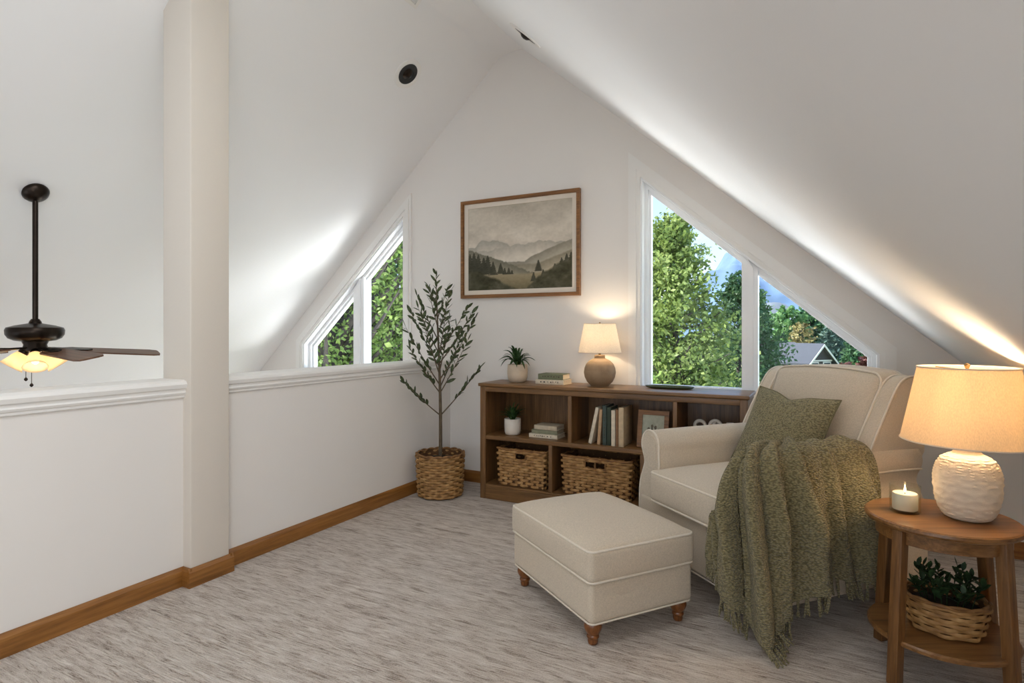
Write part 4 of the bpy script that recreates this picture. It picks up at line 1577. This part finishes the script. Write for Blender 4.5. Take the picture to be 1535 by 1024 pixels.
obj('spider', join(*[tube([(0, 0, a1 - .008), (.108 * math.cos(a), .108 * math.sin(a), a1 - .004)], .0016, 6) for a in (0, 2.1, 4.2)]), 'brass', sh)
obj('finial', lathe([(.003, a1 - .008), (.005, a1), (.007, a1 + .006), (.004, a1 + .011), (.0005, a1 + .012)], 12), 'brass', l2, 50)
obj('bulb', lathe([(.010, .28), (.015, .295), (.022, .315), (.024, .33), (.018, .35), (.0005, .36)], 18), 'bulb', l2, 60)
ld = bpy.data.lights.new('globe_lamp_light', 'POINT')
ld.energy, ld.color, ld.shadow_soft_size = 3.0, (1, .80, .56), .03
lo_ = link('globe_lamp_light', ld, l2)
lo_.location = (0, 0, .375)

# --- oval green dish by the window
M['green_glaze'] = plain('green_glaze', lin(74, 84, 58), .15, .1, 20)
dsh = thing('oval_dish', 'flat oval dark green glazed dish on the bookcase by the window', 'dish', (-.905, 3.985, BH))
obj('dish', deform(lathe([(.0005, .001), (.12, .001), (.145, .006), (.152, .016), (.149, .017), (.14, .009), (.0005, .006)], 56), lambda x, y, z: (x * 1.08, y * .45, z)), 'green_glaze', dsh, 50)


# ================================================================== small potted plants
def arch_blade(Ln, Wd, rise, droop, n_=9, vf=.5):
    """strap leaf that rises then arches over along +x"""
    V, Fc = [], []
    for i in range(n_ + 1):
        t = i / n_
        w = Wd / 2 * (math.sin(PI * min(1, .12 + .88 * t)) ** .6) if i < n_ else .0004
        x, z = Ln * (t * (.45 + .55 * t)), rise * math.sin(t * 1.6) - droop * t ** 3
        V += [(x, -w, z + vf * w), (x, 0, z), (x, w, z + vf * w)]
    for i in range(n_):
        a = i * 3
        Fc += [(a, a + 1, a + 4, a + 3), (a + 1, a + 2, a + 5, a + 4)]
    return V, Fc


def plant_pot(name, label, loc, prof_, m_, soil_z, soil_r):
    t = thing(name, label, 'plant pot', loc)
    obj('pot', lathe(prof_, 48), m_, t, 50)
    obj('soil', lathe([(soil_r, soil_z - .004), (soil_r * .5, soil_z), (.0005, soil_z + .001)], 24), 'soil', t, 60)
    return t


plant_pot('flower_pot', 'beige rounded stoneware pot on the bookcase top', (-2.035, 3.945, BH),
          [(.0005, 0), (.048, 0), (.062, .006), (.073, .03), (.0775, .065), (.077, .10), (.074, .133), (.070, .135), (.069, .122), (.0005, .118)], 'pot', .124, .069)
fp = thing('strap_leaf_plant', 'arching green strap-leaved plant in the beige pot on the bookcase', 'plant', (-2.035, 3.945, BH + .124))
bl_v = [mesh('leaf', arch_blade(*q), 'fern_leaf', None, False) for q in ((.15, .026, .10, .05), (.12, .025, .125, .02), (.165, .025, .085, .085), (.07, .024, .15, .0))]
for k in range(34):
    o = link('leaf', bl_v[k % 4], fp)
    a = k * 2.39996
    sc = random.uniform(.72, 1.05)
    if math.sin(a) > .35:
        sc *= .8
    o.location = (.012 * math.cos(a), .012 * math.sin(a), 0)
    o.rotation_euler = (random.uniform(-.15, .15), random.uniform(-.12, .12), a)
    o.scale = (sc, sc, sc * random.uniform(.9, 1.1))

plant_pot('flower_pot', 'white straight-sided pot in the cubby beside stacked books', (-2.04, 3.875, .4705),
          [(.0005, 0), (.044, 0), (.054, .005), (.060, .022), (.062, .06), (.062, .118), (.060, .120), (.057, .118), (.056, .108), (.0005, .106)], 'pot_white', .110, .0565)
sp = thing('spiky_plant', 'spiky green plant in the white pot inside the bookcase cubby', 'plant', (-2.04, 3.875, .5805))
sp_v = [mesh('leaf', arch_blade(*q), 'fern_leaf', None, False) for q in ((.11, .013, .085, .012, 6), (.125, .013, .06, .025, 6), (.06, .012, .115, .0, 6))]
for k in range(46):
    o = link('leaf', sp_v[k % 3], sp)
    a = k * 2.39996
    sc = random.uniform(.7, 1.05)
    o.location = (.014 * math.cos(a), .014 * math.sin(a), 0)
    o.rotation_euler = (random.uniform(-.2, .2), random.uniform(-.3, .15), a)
    o.scale = (sc, sc, sc)

# oval basket and leafy plant on the table shelf
ob = thing('oval_basket', 'oval woven planter basket on the side table lower shelf', 'basket', (.40, 2.625, .16), math.radians(-8))
stuff(obj('weave', strand_rows(round_path(.088, .108, .004, .118, 1.18), 2 * PI * .105, .004, .118, 8, .050, .0065, .0054, .52), 'wicker', ob, 60))
obj('liner', shell([(.0005, .002), (.080, .002), (.084, .006), (.102, .115), (.099, .115), (.082, .008)], 40), 'basket_inside', ob, 60).scale = (1.18, 1, 1)
obj('rim', join(*[tube([((.107 + .003 * q) * 1.18 * math.cos(2 * PI * k / 72), (.107 + .003 * q) * math.sin(2 * PI * k / 72), .120 + .004 * math.sin(PI * .5 * q + k * .6)) for k in range(72)], .006, 6, True) for q in (-1, 1)]), 'wicker_rim', ob, 60)
so_ = obj('soil', lathe([(.099, .09), (.05, .096), (.0005, .097)], 30), 'soil', ob, 60)
so_.scale = (1.16, .98, 1)
lp = thing('leafy_plant', 'dark green small-leaved plant in the oval basket on the table shelf', 'plant', (.40, 2.625, .255), math.radians(-8))
dk = [mesh('leaf', leaf_blade(.044, .022, -.006, .25, 4), 'dark_leaf', None, False), mesh('leaf', leaf_blade(.036, .019, .006, .3, 4), 'dark_leaf', None, False)]
for k in range(17):
    a = k * 2.39996
    rr_ = .02 + .055 * math.sqrt((k + .5) / 17)
    p0 = Vector((rr_ * 1.1 * math.cos(a), rr_ * .9 * math.sin(a), 0))
    out = Vector((math.cos(a), math.sin(a), 0))
    hgt = random.uniform(.07, .125)
    p2 = p0 + out * random.uniform(.01, .055) + Vector((0, 0, hgt))
    p1 = p0.lerp(p2, .5) + Vector((0, 0, .015))
    path = [p0 * (1 - t) ** 2 + p1 * 2 * t * (1 - t) + p2 * t * t for t in (0, .2, .4, .6, .8, 1)]
    obj('stem', tube(path, .0016, 5), 'dark_leaf', lp, 60)
    for q in range(8):
        t = .35 + .65 * q / 7
        i = min(4, int(t * 5))
        p = path[i].lerp(path[i + 1], t * 5 - i)
        b_a = q * 2.4 + k
        d = Vector((math.cos(b_a) * .8, math.sin(b_a) * .8, .55 if q < 7 else 1.5)).normalized()
        o = link('leaf', dk[q % 2], lp)
        sc = random.uniform(.8, 1.15)
        o.matrix_local = Matrix.Translation(p) @ d.to_track_quat('X', 'Z').to_matrix().to_4x4() @ Matrix.Rotation(random.uniform(-.5, .5), 4, 'X') @ Matrix.Scale(sc, 4)


# ================================================================== outdoors
GZ = -4.0
m, n, l, b = mat('lawn')
v = coords(n, l)
f = tex_noise(n, l, v, .22, 5, .6)
l(ramp(n, l, f, [(.35, lin(98, 122, 62)), (.52, lin(134, 150, 84)), (.66, lin(186, 174, 138))]), b.inputs['Base Color'])
b.inputs['Roughness'].default_value = 1
M['lawn'] = m
gnd = struct('ground', grid(60, 60, lambda a, b_: (-260 + 520 * a, 4.4 + 480 * b_ * b_, GZ + 1.2 * noise.noise(Vector((a * 7, b_ * 7, 0))) * min(1, b_ * 6))), 'lawn', 'lawn and gravel outside the house', None)


def leaf_cloud(name, centers, size, material, parent, aspect=.55, droop=.2, rs=None):
    rs = rs or np.random.RandomState(1)
    c = np.asarray(centers, dtype=np.float64)
    N = len(c)
    d1 = rs.normal(size=(N, 3))
    d1[:, 2] -= droop
    d1 /= np.linalg.norm(d1, axis=1)[:, None]
    d2 = np.cross(d1, rs.normal(size=(N, 3)))
    d2 /= np.linalg.norm(d2, axis=1)[:, None]
    s = size * rs.uniform(.6, 1.25, size=(N, 1))
    V = np.empty((N, 4, 3))
    V[:, 0] = c - d1 * s * .5
    V[:, 1] = c + d2 * s * aspect * .5 - d1 * s * .05
    V[:, 2] = c + d1 * s * .5
    V[:, 3] = c - d2 * s * aspect * .5 - d1 * s * .05
    me = bpy.data.meshes.new(name)
    me.vertices.add(N * 4)
    me.vertices.foreach_set('co', V.ravel())
    me.loops.add(N * 4)
    me.loops.foreach_set('vertex_index', np.arange(N * 4, dtype=np.int32))
    me.polygons.add(N)
    me.polygons.foreach_set('loop_start', np.arange(0, N * 4, 4, dtype=np.int32))
    me.polygons.foreach_set('loop_total', np.full(N, 4, dtype=np.int32))
    me.update()
    me.validate()
    me.materials.append(M[material])
    return stuff(link(name, me, parent))


def crown_tree(name, label, x, y, H_, crown_lo, rad_fn, nbr, nleaf, lsize, leafm, seed, trunk_r=.14, group=None, spread=.30, up=.35, lean_=(0, 0)):
    """trunk, limbs reaching to the crown outline, and a cloud of separate leaves along the outer limbs"""
    t = thing(name, label, 'tree', (x, y, GZ), 0, group)
    rs = np.random.RandomState(seed)
    pts = [(lean_[0] * k / 10 + .05 * rs.normal() * (k > 0), lean_[1] * k / 10 + .05 * rs.normal() * (k > 0), H_ * .96 * k / 10) for k in range(11)]
    parts = [tube(pts, lambda q: trunk_r * (1 - q) ** .8 + .012, 9)]
    cs = []
    per = nleaf // nbr
    for k in range(nbr):
        f = (k + .5) / nbr
        z1 = crown_lo + (H_ - crown_lo) * f
        a = k * 2.39996 + rs.uniform(-.4, .4)
        r = rad_fn((z1 - crown_lo) / (H_ - crown_lo)) * rs.uniform(.72, 1.08)
        z0 = max(H_ * .06, z1 - r * up - .1)
        i = min(9, z0 / (H_ * .96) * 10)
        st = Vector(pts[int(i)]).lerp(Vector(pts[min(10, int(i) + 1)]), i % 1)
        en = Vector((lean_[0] * f + r * math.cos(a), lean_[1] * f + r * math.sin(a), z1))
        md = st.lerp(en, .5) + Vector((rs.normal() * .08, rs.normal() * .08, rs.normal() * .08 - .04 * r))
        path = [st * (1 - q) ** 2 + md * 2 * q * (1 - q) + en * q * q for q in (0, .2, .4, .6, .8, 1)]
        br = max(.01, trunk_r * .35 * (1 - .6 * f))
        parts.append(tube(path, lambda q: br * (1 - q) + .006, 5))
        tt = rs.beta(2.2, 1.15, size=per)
        for q in tt:
            p = st * (1 - q) ** 2 + md * 2 * q * (1 - q) + en * q * q
            w = spread * (.35 + .65 * q) * min(1.6, max(.5, r))
            cs.append((p.x + rs.normal() * w * .55, p.y + rs.normal() * w * .55, p.z + rs.normal() * w * .42))
    obj('trunk', join(*parts), 'bark_out', t, 60)
    leaf_cloud('foliage', cs, lsize, leafm, t, rs=rs)
    return t


def conifer(name, label, x, y, H_, R_, nlay, nleaf, lsize, leafm, seed, group=None):
    t = thing(name, label, 'tree', (x, y, GZ), 0, group)
    rs = np.random.RandomState(seed)
    parts = [tube([(0, 0, 0), (0, 0, H_ * .5), (0, 0, H_ * .98)], lambda q: .02 * H_ * (1 - q) + .01, 7)]
    cs = []
    nb = nlay * 7
    for k in range(nb):
        f = (k / nb) ** .85
        z = H_ * (.10 + .88 * f)
        r = R_ * (1 - f) ** .9 * rs.uniform(.75, 1.1) + .05
        a = k * 2.39996
        en = np.array([r * math.cos(a), r * math.sin(a), z - r * .25])
        parts.append(tube([(0, 0, z), tuple(en)], lambda q: .012 * (1 - q) + .004, 4))
        q = rs.uniform(.15, 1, size=nleaf // nb)
        base_ = np.array([0, 0, z])
        pp_ = base_ + (en - base_) * q[:, None] + rs.normal(size=(len(q), 3)) * np.array([.16, .16, .08]) * r
        cs.append(pp_)
    obj('trunk', join(*parts), 'bark_out', t, 60)
    leaf_cloud('foliage', np.concatenate(cs), lsize, leafm, t, aspect=.3, droop=.5, rs=rs)
    return t


cone = lambda R: (lambda f: R * (1 - f) ** .75 * (1 if f > .12 else .6 + 3.3 * f) + .12)
ball = lambda R: (lambda f: R * math.sqrt(max(.03, 1 - (2 * f - 1) ** 2)))
# seen through the window above the bookcase
crown_tree('leafy_tree', 'tall bright green leafy tree filling the window above the bookcase', -2.67, 12.16, 7.7, 1.4, cone(2.35), 150, 34000, .105, 'tree_leaf', 21, .13)
crown_tree('leafy_tree', 'deep green tree between the tall bright one and the window mullion', -1.75, 15.2, 6.7, 1.6, cone(2.0), 100, 16000, .12, 'tree_leaf_deep', 22, .12)
conifer('conifer_tree', 'dark conifer peeking past the edge of the tall bright tree', -4.75, 17.9, 8.3, 1.9, 14, 6000, .26, 'pine_needle', 23)
crown_tree('leafy_tree', 'lime leafy shrub-like tree low in front of the tall bright tree', -3.05, 9.6, 4.75, 1.0, ball(1.15), 60, 14000, .085, 'tree_leaf_lime', 24, .07)
crown_tree('leafy_tree', 'slim deep green tree beside the window mullion, seen through the narrow pane', -1.60, 18.5, 6.3, 1.2, cone(.85), 60, 8000, .14, 'tree_leaf_deep', 25, .1)
crown_tree('poplar_tree', 'tall pale green tree behind the grey-roofed houses', -3.7, 78.0, 8.2, 1.0, ball(2.9), 60, 3600, .6, 'poplar_leaf', 26, .2)
crown_tree('poplar_tree', 'darker green rounded tree behind the grey-roofed houses', -1.2, 82.0, 8.0, 1.0, ball(2.5), 60, 3200, .6, 'pine_needle', 27, .2)
crown_tree('poplar_tree', 'small pale tree between the rounded one and the blue spruce', 1.2, 86.0, 7.4, 1.0, ball(2.4), 50, 2400, .6, 'poplar_leaf', 36, .2)
conifer('spruce_tree', 'blue-grey spruce beside the grey-roofed house', 1.0, 72.0, 7.4, 2.3, 12, 4200, .6, 'spruce_needle', 28)
conifer('pine_tree', 'green pine beside the blue-grey spruce', 3.0, 66.0, 6.2, 1.9, 12, 4200, .6, 'pine_needle', 29)
conifer('pine_tree', 'pale green pine standing behind the green pine', 5.6, 72.0, 6.6, 2.6, 12, 3600, .6, 'poplar_leaf', 37)
crown_tree('tan_tree', 'thin tan-leaved tree behind the house roof', -1.9, 74.0, 6.2, 1.0, ball(1.6), 40, 900, .5, 'tan_leaf', 30, .1)
crown_tree('burgundy_tree', 'burgundy-leaved tree beside the house', 3.0, 46.7, 3.7, .5, ball(1.0), 50, 2200, .3, 'burgundy_leaf', 31, .1)
crown_tree('burgundy_tree', 'low burgundy shrub in front of the green pine', 1.6, 48.5, 2.9, .4, ball(.7), 40, 1300, .3, 'burgundy_leaf', 38, .1)
# seen through the window above the half wall
crown_tree('maple_tree', 'thick-trunked maple with lime leaves close to the half-wall window', -7.54, 7.4, 8.6, 4.5, ball(2.3), 80, 15000, .10, 'tree_leaf_lime', 32, .34, None, .30, .75)
crown_tree('maple_tree', 'spreading maple with mid green leaves beyond the thick-trunked one', -7.9, 9.6, 8.6, 1.2, ball(3.4), 110, 24000, .13, 'tree_leaf', 33, .18, None, .3, .6)
crown_tree('leafy_tree', 'deep green tree furthest behind the two maples', -13.6, 14.3, 11, 1.0, ball(4.2), 100, 9000, .34, 'tree_leaf_deep', 34, .25, None, .3, .5)
crown_tree('leafy_tree', 'lime green bushy tree low beside the maples', -5.9, 10.0, 6.0, .8, ball(1.5), 60, 11000, .11, 'tree_leaf_lime', 35, .09)

# --- pale slab added out of view outside the gable to bounce sunlight up
M['bounce_slab'] = plain('pale_bounce_slab', lin(226, 224, 218), .9, .05, 2)
struct('added_bounce_slab', box(-6.2, 1.6, YG + .3, 8.6, -.62, -.5), 'bounce_slab', 'unseen pale slab added below the windows to bounce sunlight up')

# --- houses
M['roof_grey'] = plain('grey_shingle', lin(70, 74, 84), .8, .08, 3)
M['siding'] = plain('dark_siding', lin(72, 68, 70), .85, .12, 2)
M['white_trim'] = plain('house_trim', lin(226, 224, 220), .7)
M['house_glass'] = plain('house_glass', lin(60, 70, 84), .1)


def house(label, x, y, rz, w, d, hw, hr):
    t = thing('house', label, 'house', (x, y, GZ), rz)
    obj('wall', prism([(-w / 2, -.5), (w / 2, -.5), (w / 2, hw), (0, hr), (-w / 2, hw)], -d / 2, d / 2, 'y'), 'siding', t)
    for s in (-1, 1):
        sl = (hr - hw) / (w / 2)
        ex = w / 2 + .45
        obj('roof', prism([(s * ex, hw - sl * .45), (0, hr + .02), (0, hr + .22), (s * ex, hw - sl * .45 + .2)], -d / 2 - .4, d / 2 + .4, 'y'), 'roof_grey', t)
        obj('bargeboard', prism([(s * ex, hw - sl * .45 - .06), (0, hr - .06), (0, hr + .16), (s * ex, hw - sl * .45 + .16)], -d / 2 - .46, -d / 2 - .4, 'y'), 'white_trim', t)
    for xx in (-.8, .8):
        wd_ = obj('window', box(xx - .5, xx + .5, -d / 2 - .05, -d / 2 + .02, hw - 1.1, hw - .1), 'white_trim', t)
        obj('pane', box(xx - .4, xx + .4, -d / 2 - .07, -d / 2 - .04, hw - 1.0, hw - .2), 'house_glass', wd_)
    obj('gable_beam', box(-w / 2, w / 2, -d / 2 - .06, -d / 2, hw - .05, hw + .08), 'white_trim', t)
    return t


house('grey-roofed dark house with its gable end facing the window', -1.35, 64.8, math.radians(50), 3.0, 3.4, 2.3, 3.75)
house('second grey-roofed house behind the pale green leaves', -4.6, 68.5, math.radians(62), 3.0, 4.2, 2.3, 3.8)

# --- mountain
M['mountain'] = plain('forested_mountain_haze', lin(104, 128, 156), 1, .18, .035)  # distance haze put into the forest colour as blue-grey
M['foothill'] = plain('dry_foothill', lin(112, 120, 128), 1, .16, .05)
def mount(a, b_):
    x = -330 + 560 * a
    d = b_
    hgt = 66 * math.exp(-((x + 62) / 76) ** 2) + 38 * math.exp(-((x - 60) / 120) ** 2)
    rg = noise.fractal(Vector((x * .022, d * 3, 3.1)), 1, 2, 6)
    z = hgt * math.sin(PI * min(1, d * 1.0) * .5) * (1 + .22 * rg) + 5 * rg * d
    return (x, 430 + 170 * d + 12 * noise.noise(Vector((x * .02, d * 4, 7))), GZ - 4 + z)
struct('mountain', grid(150, 40, mount), 'mountain', 'forested mountain with haze blue in its colour beyond the trees', None)
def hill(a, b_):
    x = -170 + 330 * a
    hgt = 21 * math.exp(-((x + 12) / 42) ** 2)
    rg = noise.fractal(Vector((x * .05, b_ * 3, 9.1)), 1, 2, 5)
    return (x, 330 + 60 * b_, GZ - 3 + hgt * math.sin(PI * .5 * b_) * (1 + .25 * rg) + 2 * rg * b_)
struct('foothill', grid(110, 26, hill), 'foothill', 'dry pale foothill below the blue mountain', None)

# --- boulders and a post at the foot of the trees
M['stone'] = plain('granite', lin(170, 160, 150), .95, .2, 2, .5, 6)
for k, (x, y, r, lab) in enumerate(((-1.75, 11.2, .62, 'pale rounded boulder below the tall bright tree'), (-1.05, 12.4, .45, 'small grey boulder beside the paler one'), (-.95, 14.4, .8, 'large tan boulder under the deep green tree'))):
    ic = bmesh.new()
    bmesh.ops.create_icosphere(ic, subdivisions=3, radius=r)
    for v_ in ic.verts:
        v_.co *= 1 + .22 * noise.noise(v_.co * 1.6 / r + Vector((k * 3, 0, 0)))
        v_.co.z *= .75
    me = bpy.data.meshes.new('boulder')
    ic.to_mesh(me)
    ic.free()
    me.shade_smooth()
    me.materials.append(M['stone'])
    tag(link('boulder', me), lab, 'boulder').location = (x, y, GZ + r * .5)

# ------------------------------------------------------------------ look-alike families
GROUPS = {'book': 'books in and on the bookcase', 'storage_basket': 'woven baskets in the lower cubbies', 'recessed_light': 'recessed ceiling lights',
          'ornament': 'cream ornaments in the cubby', 'house': 'houses outside the window', 'boulder': 'boulders outside the window', 'flower_pot': 'small plant pots of the bookcase'}
for o in list(COL.objects):
    if o.parent is None and 'category' in o.keys():
        kind = o.name.split('.')[0]
        if kind in GROUPS:
            o['group'] = GROUPS[kind]
        elif o['category'] == 'tree' and kind != 'olive_tree':
            o['group'] = 'trees outside the windows'
